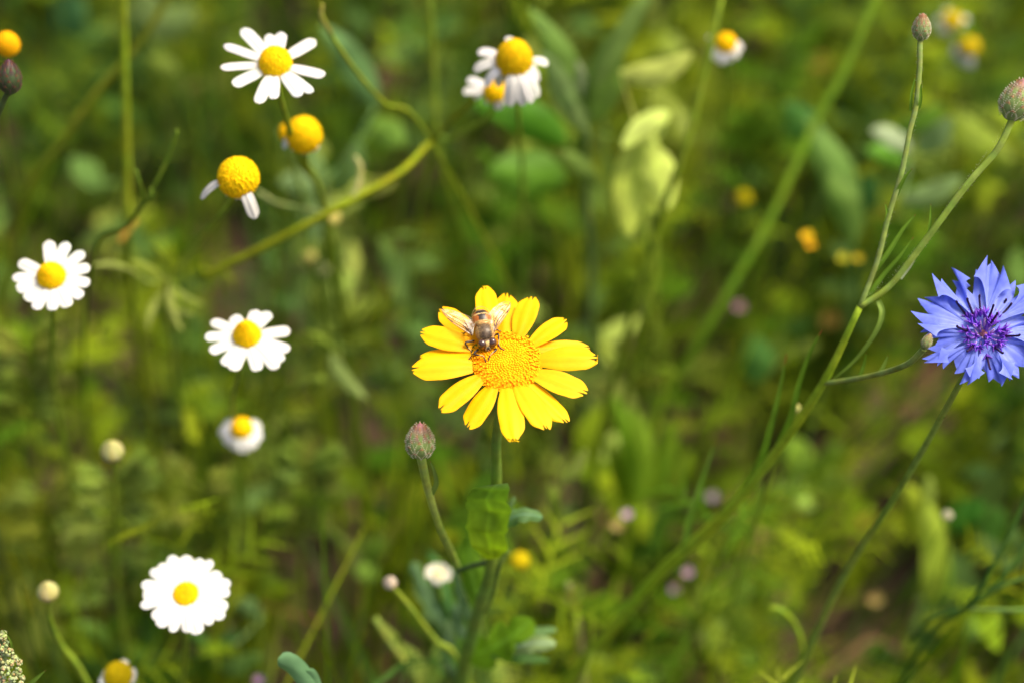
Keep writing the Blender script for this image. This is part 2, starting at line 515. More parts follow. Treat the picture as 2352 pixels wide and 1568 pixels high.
def daisy(label, c, r, dome, petals, stem, n=(0, -.12, 1), pw=30, hp=.15, tipz=-.0, droop=.0, dcol=(DY, DO), rr=.75, leaves=0, name='chamomile', cat='daisy', group='white daisies with yellow centres', sw=5, base_off=(0, 0), stemc=STEMD, cone=0., pcol=WH):
    """c = (px,py,t) centre of the petal ring; r disc radius px; dome = height / radius"""
    px, py, t = c
    n = Vector(n).normalized()
    C = U(px, py, t)
    ex = (Vector((1, 0, 0)) - n * n.x).normalized(); ey = n.cross(ex)
    fr = Matrix((ex, ey, n)).transposed()
    rm = pxm(r, t)
    P = [C - n * rm * .5] + [U(*p) for p in stem]
    P = to_ground(P)
    loc = P[-1].copy()
    T = thing(name, label, cat, loc, group)
    stem_part(T, loc, P, pxm(sw, t) * .5, pxm(sw, t) * .75, stemc)
    # dome
    mb = MB()
    def warp(u, q):
        q = q.copy()
        if q.z > 0 and cone: q.z += cone * rm * max(0, u.z) ** 6
        return q
    def cf(u):
        k = max(0, u.z)
        f = 1 + .0 * k
        return mixc(dcol[0], dcol[1], min(1, k * k * .8))
    mb.ball(C, (rm, rm, rm * dome), cf, fr, 28, 16, warp=warp, v1=math.pi * .62)
    # little florets on the dome
    N = 380
    for i in range(N):
        z = 1 - (i + .5) / N * 1.15 + ru(-.012, .012)
        a = i * 2.39996 + ru(-.09, .09)
        if z < -.2: continue
        rad = math.sqrt(max(0, 1 - z * z))
        u = Vector((rad * math.cos(a), rad * math.sin(a), z))
        q = warp(u, Vector((u.x * rm, u.y * rm, u.z * rm * dome)))
        pc = C + fr @ q
        k = rm * ru(.045, .075)
        cc = jit(cf(u), .12)
        mb.ball(pc, (k, k, k), cc, None, 6, 3)
    hd = build(mb, 'flower_disc', M_dome, T, loc)
    # green cup under the petals
    mb = MB()
    mb.ball(C - n * rm * .15, (rm * .92, rm * .92, rm * .55), (.13, .19, .03), fr, 16, 8, v0=math.pi * .5)
    build(mb, 'calyx', M_stem, T, loc)
    for pt in petals:
        tx, ty = pt[0], pt[1]
        wpx = pt[2] if len(pt) > 2 else pw
        tz = pt[3] if len(pt) > 3 else tipz
        tip = onplane(tx, ty, C + n * rm * tz, n)
        rad = tip - C; rad -= n * rad.dot(n)
        rl = rad.length
        rad.normalize()
        b = C + rad * rm * rr + n * rm * ru(-.03, .06)
        ctrl = b.lerp(tip, .5) + n * rm * (hp + ru(-.08, .08) - tz * .35)
        pn = (n + rad * (-.2 * tz)).normalized()
        mb = MB()
        k1, k2, k3 = ru(.02, .06), ru(.02, .06), ru(-.3, .3)
        def notch(u, k1=k1, k2=k2): return k1 * math.exp(-((u - .3) / .16) ** 2) + k2 * math.exp(-((u + .3) / .16) ** 2)
        cpt = (pcol[0] * ru(.95, 1.0), pcol[1] * ru(.95, 1.0), pcol[2] * ru(.92, 1.0))
        blade(mb, b, ctrl, tip, pn + Vector((ru(-.08, .08), ru(-.08, .08), 0)), pxm(wpx, t), prof_daisy, cpt, 14, 10, cup=-.3, groove=.09, notch=notch)
        build(mb, 'petal', M_white, hd, loc)
    for k in range(leaves):
        s = ru(.35, .8); p0 = P[1].lerp(P[-1], s)
        p1 = p0 + rdir(.5) * ru(.02, .045)
        feather_leaf(T, loc, p0, p1, jit(YG, .2))
    return T

daisy('chamomile daisy near the top left with widely spaced white petals round a domed centre', (633, 148, .562), 38, 1.15,
      [(557, 65, 32), (515, 103, 25), (506, 154, 26), (534, 195, 31), (592, 238, 29), (628, 228, 25), (690, 222, 28), (718, 213, 24), (747, 172, 29), (724, 91, 32), (647, 74, 28), (617, 78, 26)],
      [(648, 240, .575), (690, 370, .62), (745, 475, .68)], n=(0, -.10, 1), hp=.1, leaves=2, sw=13, stemc=(.22, .30, .02))
daisy('nearly bare round yellow chamomile head with two hanging white petals', (548, 410, .560), 47, 1.12,
      [(460, 455, 24, -1.0), (587, 503, 30, -1.2), (520, 452, 22, -1.2), (558, 460, 22, -1.3), (542, 459, 20, -1.3)],
      [(520, 480, .60), (450, 560, .67), (420, 640, .72)], n=(-.03, -.2, 1), rr=.85, dcol=((.80, .52, .002), (.86, .54, .002)), leaves=1, sw=11)
daisy('blurred bare chamomile dome right below the top left daisy', (698, 312, .60), 41, 1.25,
      [(648, 338, 26, -.6), (668, 345, 22, -1), (722, 350, 22, -1.1), (700, 356, 20, -1.2)],
      [(705, 380, .63), (740, 475, .68)], n=(.05, -.25, 1), rr=.85, dcol=((.80, .52, .002), (.86, .54, .002)), sw=14, stemc=(.22, .30, .02))
daisy('small yellow chamomile dome peeping from behind the blurred bare dome', (666, 306, .635), 24, 1.1, [], [(672, 380, .66), (700, 480, .72)], n=(-.3, -.2, 1), sw=8)
daisy('white daisy with short broad petals at the left edge of the meadow', (119, 637, .570), 33, 1.15,
      [(112, 552, 29), (154, 556, 28), (192, 577, 29), (207, 612, 29), (207, 650, 29), (190, 682, 28), (158, 705, 31), (121, 713, 29), (80, 711, 29), (57, 688, 32), (37, 663, 32), (28, 636, 27), (43, 600, 29)],
      [(122, 740, .60), (125, 900, .67)], n=(0, -.22, 1), cone=.22, leaves=2, sw=12)
daisy('white daisy with a pointed yellow cone and petals parted at the top right', (568, 772, .572), 32, 1.2,
      [(485, 736, 28), (470, 772, 29), (481, 806, 29), (512, 838, 30), (533, 850, 33), (593, 851, 30), (638, 846, 30), (652, 828, 28), (666, 803, 29), (667, 758, 29), (619, 716, 30), (590, 712, 30), (536, 724, 30)],
      [(545, 870, .60), (535, 960, .65)], n=(.03, -.12, 1), cone=.45, leaves=2, sw=12)
daisy('small blurred daisy with drooping white petals below the cone-centred one', (556, 985, .645), 26, 1.2,
      [(502, 990, 32, -.8), (512, 1014, 34, -.9), (535, 1034, 36, -1), (562, 1040, 36, -1), (588, 1028, 34, -.9), (603, 1005, 32, -.8), (600, 975, 30, -.6), (515, 968, 26, -.4)],
      [(560, 1060, .69), (565, 1200, .76)], n=(0, -.1, 1), rr=.9, leaves=1, sw=10)
big = []
for i in range(20):
    a = math.radians(-90 + i * 360 / 20 + 3 * math.sin(i * 2.3))
    k = 1 + .05 * math.sin(i * 3.7)
    big.append((427 + 104 * k * math.cos(a), 1364 + 91 * k * math.sin(a), 34 - 4 * (i % 3)))
daisy('large full white daisy with a small flat yellow centre at the lower left', (427, 1363, .572), 29, .45, big,
      [(427, 1480, .62), (420, 1600, .68)], n=(0, -.20, 1), hp=.25, dcol=(DY, (.9, .36, .002)), name='ox_eye_daisy', sw=12, leaves=2)
daisy('chamomile with a tall yellow dome and hanging white petals at the top centre', (1181, 142, .592), 42, 1.45,
      [(1098, 117, 28, -.1), (1087, 160, 30, -.6), (1112, 198, 26, -.9), (1168, 84, 20, -.1), (1260, 146, 24, -.2), (1240, 186, 28, -.8), (1236, 225, 28, -1.1), (1202, 244, 30, -1.4), (1170, 246, 30, -1.4), (1140, 200, 26, -1.3), (1222, 238, 24, -1.2)],
      [(1190, 260, .63), (1200, 420, .7)], n=(.03, -.15, 1), rr=.88, hp=.2, dcol=((.70, .46, .002), (.82, .50, .003)), sw=10)
daisy('blurred drooping daisy half hidden behind the tall-domed chamomile', (1137, 212, .615), 27, 1.1,
      [(1064, 208, 28, -.5), (1088, 222, 30, -.9), (1147, 254, 22, -1), (1075, 180, 24, -.3), (1115, 240, 20, -1), (1170, 235, 30, -.7)],
      [(1120, 270, .65), (1040, 320, .68), (990, 360, .71)], n=(0, -.2, 1), rr=.85, sw=9)
daisy('small blurred daisy behind the leaning stem at the upper right', (1666, 102, .66), 25, 1.15,
      [(1640, 140, 24, -.8), (1655, 149, 24, -1), (1678, 144, 24, -1), (1698, 132, 24, -.8), (1707, 110, 24, -.5), (1626, 84, 16, 0), (1621, 119, 18, -.5)],
      [(1668, 180, .70), (1660, 300, .78)], n=(.1, -.2, 1), rr=.85, sw=9)
daisy('pale blurred daisy highest at the upper right corner', (2186, 48, .78), 24, .8,
      [(2155, 74, 22, -.6), (2148, 50, 20, -.3), (2212, 66, 20, -.5), (2175, 20, 18, 0), (2225, 44, 18, -.3), (2172, 86, 18, -.8)],
      [(2190, 120, .84), (2200, 260, .9)], n=(.1, -.3, 1), rr=.85, sw=8, dcol=((.50, .37, .008), (.55, .41, .008)), pcol=(.55, .55, .45))
daisy('blurred daisy with white petals hanging from its left side in the upper right corner', (2226, 108, .77), 25, .9,
      [(2184, 118, 26, -.5), (2196, 138, 26, -.8), (2212, 152, 24, -1), (2228, 158, 22, -1.1)],
      [(2240, 190, .84), (2250, 330, .9)], n=(-.2, -.3, 1), rr=.85, sw=8, dcol=((.50, .37, .008), (.55, .41, .008)), pcol=(.6, .6, .55))
daisy('yellow-green chamomile head with four stubby white petals at the bottom edge', (272, 1552, .60), 33, 1.2,
      [(289, 1514, 20), (313, 1542, 24), (310, 1562, 20), (234, 1546, 24), (228, 1568, 24), (262, 1600, 24), (300, 1595, 24)],
      [(275, 1650, .64), (275, 1750, .68)], n=(.05, -.15, 1), rr=.9, dcol=((.55, .42, .003), (.62, .45, .003)), sw=10)
daisy('bare orange-yellow chamomile dome cut by the top left edge', (18, 104, .59), 27, 1.3, [(-15, 130, 20, -1)],
      [(20, 180, .63), (10, 300, .7)], n=(0, -.2, 1), dcol=((.80, .42, .003), (.85, .42, .003)), sw=9)
daisy('small out-of-focus yellow button flower right of the marigold leaf', (1194, 1286, .675), 21, .8, [], [(1200, 1340, .7), (1215, 1450, .76)],
      n=(0, -.2, 1), dcol=((.50, .40, .003), (.55, .42, .003)), name='button_flower', group='small blurred yellow blossoms', cat='flower', sw=8)
daisy('tiny yellow blossom blurred in the shade left of the bud plant', (1708, 455, .80), 19, .8, [], [(1715, 520, .84), (1720, 620, .9)],
      n=(0, -.2, 1), dcol=((.42, .36, .003), (.45, .38, .003)), name='button_flower', group='small blurred yellow blossoms', cat='flower', sw=6)

# closed buds ------------------------------------------------------------
def round_bud(label, c, r, stem, colr, tall=1.15, sw=7, sc=STEMD, group='closed pale daisy buds', name='daisy_bud', n=(0, -.1, 1), cat='flower bud'):
    px, py, t = c
    n = Vector(n).normalized(); C = U(px, py, t); rm = pxm(r, t)
    ex = (Vector((1, 0, 0)) - n * n.x).normalized(); ey = n.cross(ex); fr = Matrix((ex, ey, n)).transposed()
    P = to_ground([C - n * rm * .8] + [U(*p) for p in stem])
    loc = P[-1].copy()
    T = thing(name, label, cat, loc, group)
    stem_part(T, loc, P, pxm(sw, t) * .5, pxm(sw, t) * .8, sc)
    mb = MB()
    for k in range(13):
        a0 = k * 2 * math.pi / 13
        rd = ex * math.cos(a0) + ey * math.sin(a0)
        b = C + rd * rm * .55 - n * rm * .55
        tp = C + rd * rm * .06 + n * rm * (tall + .22)
        ct = C + rd * rm * 1.65 + n * rm * -.05
        blade(mb, b, ct, tp, rd, rm * .75, lambda s: max(.15, math.sin(math.pi * (.15 + .75 * s))), jit(colr, .06), 10, 4, cup=-.25)
    hd = build(mb, 'furled_petals', M_white, T, loc)
    mb = MB()
    mb.ball(C - n * rm * .2, (rm * .98, rm * .98, rm * .85), (.30, .34, .06), fr, 16, 8, v0=math.pi * .52)
    build(mb, 'calyx', M_bract, T, loc)
    return T
CREAM = (.55, .52, .20)
round_bud('cream daisy bud standing on a straight stem above the full white daisy', (258, 1036, .605), 27, [(262, 1100, .62), (268, 1220, .65), (275, 1400, .7)], CREAM, sw=11)
round_bud('cream daisy bud on a curved stem left of the full white daisy', (110, 1358, .59), 25, [(112, 1410, .60), (140, 1480, .615), (200, 1568, .63)], CREAM, 1.1, sw=12)
daisy('white half-open daisy over blue-green leaves below the hairy bud', (1007, 1318, .638), 13, .9,
      [(978, 1306, 22, .9), (990, 1296, 22, .8), (1008, 1292, 24, .8), (1026, 1298, 22, .9), (1038, 1312, 20, .8), (1035, 1328, 18, .3), (1003, 1344, 22, -.2), (1012, 1336, 18, .2), (988, 1326, 20, .5), (976, 1318, 16, .6)],
      [(1012, 1370, .66), (1030, 1440, .69), (1045, 1520, .71)], n=(-.1, -.4, 1), dcol=((.85, .75, .40), (.85, .78, .5)), sw=9, pcol=(.80, .78, .66), hp=.5)
round_bud('small cream bud on a slanting stem left of the white opening bud', (896, 1337, .612), 16, [(930, 1380, .62), (1000, 1470, .635), (1055, 1525, .65)], (.62, .52, .38), 1.0, 11, STEM)
round_bud('blurred cream bud under the diagonal stem', (762, 500, .70), 19, [(755, 560, .73), (740, 700, .8)], (.62, .52, .14), .9, 7, group='blurred cream buds in the background')
round_bud('faint cream bud left of the pair below the diagonal stem', (712, 588, .74), 15, [(712, 650, .78), (715, 760, .84)], (.45, .42, .10), .9, 6, group='blurred cream buds in the background')
round_bud('faint greenish bud right of the pair below the diagonal stem', (742, 618, .76), 15, [(742, 680, .8), (740, 780, .86)], (.30, .32, .12), .9, 6, group='blurred cream buds in the background')
round_bud('tiny white bud at the lower right beside a pale upright leaf', (2176, 1182, .66), 12, [(2176, 1230, .69), (2170, 1320, .74)], (.55, .52, .35), .9, 5, group='blurred cream buds in the background')
round_bud('small tight yellow bud below the speck of yellow at the right', (1828, 936, .60), 11, [(1822, 965, .605), (1790, 1030, .62)], (.45, .46, .14), .9, 8, group='blurred cream buds in the background')

# ------------------------------------------------------------------ corn marigold
def cx(x): return 918.7 + x * .2563
def cy(y): return 631.6 + y * .2563
MN = Vector((0.0, -.13, 1)).normalized()
MC = U(cx(952), cy(785), .527)
def PL(x, y, h=0.0):
    """crop pixel to the plane of the marigold head raised by h metres"""
    return onplane(cx(x), cy(y), MC + MN * h, MN)
mex = (Vector((1, 0, 0)) - MN * MN.x).normalized(); mey = MN.cross(mex)
MFR = Matrix((mex, mey, MN)).transposed()
RD = (PL(1268, 785) - PL(636, 785)).length / 2
YP = (.95, .50, .001)
def marigold():
    P = [MC - MN * .004, U(1141, 1000, .547), U(1140, 1105, .560), U(1130, 1290, .582), U(1100, 1400, .602), U(1062, 1560, .638)]
    P = to_ground(P)
    loc = P[-1].copy()
    T = thing('corn_marigold', 'sharp yellow corn marigold in the centre with an insect on it', 'flower', loc)
    stem_part(T, loc, P, pxm(16, .55) * .5, pxm(40, .62) * .5, (.18, .29, .04), n=14, ridge=.07)
    # disc of florets
    mb = MB()
    dome = RD * .26
    mb.ball(MC, (RD * .97, RD * .97, dome), (.92, .36, .001), MFR, 48, 10, v1=math.pi * .5)
    N = 640
    for i in range(N):
        q = math.sqrt((i + .5) / N)
        a = i * 2.399963 + ru(-.035, .035)
        q = max(.01, q + ru(-.008, .008))
        u = Vector((math.cos(a) * q, math.sin(a) * q, 0))
        z = dome * math.sqrt(max(0, 1 - q * q * .98))
        nl = (Vector((u.x * .35, u.y * .35, 1))).normalized()
        p = MC + MFR @ (Vector((u.x * RD, u.y * RD, z)))
        nw_ = (MFR @ nl).normalized()
        k = RD * .040 * ru(.85, 1.15)
        if q < .66:
            cc = jit(mixc((.95, .42, .001), (.95, .46, .001), q), .09)
            a1 = nw_.orthogonal().normalized(); a2 = nw_.cross(a1)
            f2 = Matrix((a1, a2, nw_)).transposed()
            mb.ball(p, (k * .98, k * .98, k * (1.0 if q > .2 else .7)), cc, f2, 7, 4, v1=math.pi * .6)
        else:
            h = k * (1.1 + ru(-.4, .6))
            cc = jit((.95, .40, .001), .12)
            rdl = (nw_ + Vector((ru(-.3, .3), ru(-.3, .3), 0)) + (MFR @ u) * .25).normalized()
            a1 = rdl.orthogonal().normalized(); a2 = rdl.cross(a1)
            top = p + rdl * h
            mb.tube([p - nw_ * k, p + rdl * h * .5, top], [k * .45, k * .55, k * .62], cc, 6)
            off = ru(0, 6)
            for s in range(5):
                an = off + s * 1.2566
                d = a1 * math.cos(an) + a2 * math.sin(an)
                sd = rdl.cross(d)
                b = len(mb.v)
                for q2 in (top + d * k * .35 - sd * k * .42, top + d * k * .35 + sd * k * .42, top + d * k * 1.25 + rdl * k * .45):
                    mb.v.append(tuple(q2)); mb.c.append((.97, .47, .002))
                mb.f.append((b, b + 1, b + 2)); mb.m.append(0)
    hd = build(mb, 'flower_disc', M_disc, T, loc)
    # ray petals: base xy, tip xy, width, raise of tip, order, notch seed   (crop pixels)
    pets = [((815, 540), (755, 108), 195, .4), ((930, 520), (962, 152), 205, -1.0), ((1060, 545), (1178, 198), 205, .9),
            ((1180, 620), (1500, 395), 165, .3), ((1225, 655), (1700, 652), 125, -1.2), ((1240, 760), (1762, 742), 200, .8),
            ((1200, 885), (1690, 1065), 190, -.4), ((1120, 950), (1515, 1335), 190, -1.6), ((1060, 985), (1330, 1405), 215, .3), ((960, 1010), (1028, 1475), 215, .5),
            ((835, 985), (590, 1382), 205, -.6), ((720, 915), (345, 1222), 205, .6), ((650, 815), (106, 850), 205, 1.0),
            ((640, 715), (180, 735), 150, -.5), ((650, 640), (185, 515), 190, .9), ((700, 600), (362, 310), 185, -.4)]
    for i, (b, tp, wd, rz) in enumerate(pets):
        rnd = random.Random(i * 17 + 3)
        B0 = PL(b[0], b[1], .0012 + rz * .0003)
        TP = PL(tp[0], tp[1], .0005 + rz * .0016)
        rad = (TP - B0); L = rad.length
        ctrl = B0.lerp(TP, .48) + MN * (L * .07 + rz * .0004)
        wm = pxm(wd * .2563, .53) * (1.0 if i in (7, 8) else 1.07)
        if abs(tp[1] - b[1]) < 330 and i in (4, 5, 12, 13, 14, 6, 3, 15): wm *= 1.12
        n1, n2 = rnd.uniform(.2, .42), rnd.uniform(-.42, -.2)
        d1, d2 = rnd.uniform(.06, .15), rnd.uniform(.03, .11)
        sk = rnd.choice([-1, 1]) * rnd.uniform(.02, .07)
        def notch(u, n1=n1, n2=n2, d1=d1, d2=d2, sk=sk):
            return d1 * math.exp(-((u - n1) / .17) ** 2) + d2 * math.exp(-((u - n2) / .15) ** 2) + .05 * u * u + sk * (u + 1) * .5
        def cf(s, u, k=rnd.uniform(.94, 1.0), g=rnd.uniform(.92, 1.03)):
            f = g - .10 * max(0, 1 - s * 3)  # shading painted into the colour: tone varies per petal, deeper orange at base
            line = 1 - .05 * (math.exp(-((u - .33) / .07) ** 2) + math.exp(-((u + .33) / .07) ** 2))
            fine = 1 + .035 * math.sin(u * 38 + s * 3) * min(1, s * 2)
            return (YP[0] * k, YP[1] * k * f * line * fine * (1 + .05 * s), YP[2])
        mb = MB()
        tw = Vector((rnd.uniform(-.15, .15), rnd.uniform(-.15, .15), 0))
        blade(mb, B0, ctrl, TP, MN + tw, wm, prof_mari, cf, 26, 24, cup=rnd.uniform(-.22, .02), groove=.022, notch=notch, wave=.03, ph=i)
        build(mb, 'petal', M_yellow, hd, loc)
    mb = MB()
    mb.ball(MC - MN * .0005, (RD * .9, RD * .9, RD * .45), (.15, .22, .03), MFR, 24, 8, v0=math.pi * .5)
    build(mb, 'calyx', M_bract, T, loc)

    # leaves
    def mleaf(b, ct, tp, wpx, t, c, nrm=(0, -.8, .55), lobes=.22, k=5, wv=.25, cup=-.25, lab=None):
        mb = MB()
        ph = ru(0, 6)
        def pr(s):
            base = (.45 + .55 * math.sin(math.pi * min(1, s * .9 + .12))) if s < .93 else (.45 + .55 * math.sin(math.pi * .957)) * math.sqrt(max(.02, 1 - ((s - .93) / .07) ** 2))
            saw = abs(((s * k + ph) % 1) - .5) * 2
            return base * (1 - lobes * (saw ** 2))
        def cf(s, u):
            v = max(0, 1 - abs(u) * 14)
            sdv = .14 * abs(math.sin((s - abs(u) * .35) * 16))
            f = 1 + .35 * v - sdv
            return (c[0] * f, c[1] * f, c[2] * f * (1 + v))
        blade(mb, b, ct, tp, Vector(nrm), pxm(wpx, t), pr, cf, 44, 14, cup=cup, wave=wv, ph=ph)
        return build(mb, 'leaf', M_leaf, T, loc, lab)
    t = .585
    
    # big clasping leaf, its tip curled back
    mb = MB()
    def edge(s):
        L = [(1118, 1283), (1085, 1255), (1074, 1215), (1072, 1170), (1068, 1145), (1085, 1122), (1120, 1106)]
        Rr = [(1140, 1283), (1165, 1262), (1160, 1225), (1178, 1175), (1165, 1150), (1170, 1125), (1166, 1100)]
        x = s * 6; i = min(5, int(x)); f = x - i; f = f * f * (3 - 2 * f)
        return (L[i][0] * (1 - f) + L[i + 1][0] * f, L[i][1] * (1 - f) + L[i + 1][1] * f, Rr[i][0] * (1 - f) + Rr[i + 1][0] * f, Rr[i][1] * (1 - f) + Rr[i + 1][1] * f)
    rows = []; cc = []
    for i in range(41):
        s = i / 40
        x0, y0, x1, y1 = edge(s)
        tooth = 4.5 * (((s * 4.3 + .35) % 1) ** 3 - .3) + 1.5 * math.sin(s * 37) + 2 * math.sin(s * 8)
        row = []; cr = []
        for j in range(17):
            u = j / 16
            px = (x0 - tooth) * (1 - u) + (x1 + tooth) * u; py = y0 * (1 - u) + y1 * u
            dd = .575 - .026 * s - .004 * (2 * u - 1) ** 2 * math.sin(min(1, s * 1.6) * math.pi / 2)
            if s > .86: dd -= (s - .86) * .045; py += (s - .86) * 60
            row.append(U(px, py, dd + .0005 * math.sin(s * 22 + u * 7)))
            v = max(0, 1 - abs(u - .52) * 16); sdv = .09 * abs(math.sin((s - abs(u - .5) * .9) * 17)) + .10 * noise.noise(Vector((u * 5, s * 7, 2)))
            c = mixc((.38, .54, .008), (.14, .31, .03), s ** .7)
            if s > .86: c = mixc(c, (.17, .30, .13), min(1, (s - .86) * 9))
            f = 1 + .6 * v - sdv
            cr.append((c[0] * f, c[1] * f, c[2] * f))
        rows.append(row); cc.append(cr)
    mb.grid(rows, cc)
    build(mb, 'leaf', M_leaf, T, loc, 'broad clasping leaf with a curled tip')
    mleaf(U(1155, 1205, .573), U(1190, 1165, .568), U(1246, 1188, .572), 42, t, (.12, .24, .08), (0, -.3, 1), .25, 3)
    mleaf(U(1140, 1215, .576), U(1165, 1170, .572), U(1183, 1140, .572), 18, t, (.14, .24, .07), (0, -.5, 1), .15, 3)
    mleaf(U(1104, 1400, .606), U(1075, 1300, .60), U(1078, 1235, .595), 60, t, (.12, .25, .015), (0, -1, .4), .2, 4)
    mleaf(U(1085, 1440, .64), U(1040, 1340, .63), U(1052, 1290, .63), 30, t, (.09, .17, .06), (0, -1, .4), .2, 4)
    mleaf(U(1074, 1505, .626), U(1150, 1490, .61), U(1222, 1420, .605), 95, .63, (.20, .38, .016), (0, -.5, .9), .6, 3, .3)
    mleaf(U(1160, 1470, .612), U(1210, 1450, .61), U(1278, 1445, .61), 30, .63, (.15, .27, .08), (0, -.4, .9), .2, 3)
    mleaf(U(1165, 1490, .613), U(1215, 1470, .604), U(1276, 1478, .604), 44, .63, (.30, .42, .16), (0, -.4, .9), .2, 3)
    mleaf(U(1130, 1500, .617), U(1200, 1510, .613), U(1262, 1516, .618), 26, .63, (.08, .19, .03), (0, -.4, .9), .2, 3)
    mleaf(U(1075, 1470, .65), U(1030, 1420, .64), U(1060, 1380, .64), 34, .63, (.13, .22, .10), (0, -.8, .6), .2, 3)
    mleaf(U(1058, 1560, .655), U(1010, 1510, .65), U(1040, 1420, .65), 50, .63, (.12, .20, .07), (0, -.8, .6), .2, 3)
    mleaf(U(1065, 1480, .67), U(1000, 1420, .665), U(948, 1290, .66), 62, .66, (.16, .28, .10), (0, -.7, .7), .4, 4)
    mleaf(U(1062, 1500, .67), U(1050, 1400, .66), U(985, 1262, .66), 50, .66, (.10, .24, .05), (0, -.7, .7), .4, 4)
    mleaf(U(1062, 1500, .67), U(1060, 1400, .66), U(1040, 1300, .66), 42, .66, (.14, .30, .02), (0, -.7, .7), .4, 4)
    # thin side shoots
    stem_part(T, loc, [U(1168, 1262, .580), U(1145, 1300, .583), U(1130, 1360, .595), U(1112, 1400, .602)], .0008, .0012, (.12, .19, .03), 'side_shoot')
    stem_part(T, loc, [U(1050, 1310, .590), U(1085, 1298, .585), U(1128, 1288, .582)], .0007, .0009, (.07, .12, .03), 'side_shoot')
    return T
marigold()

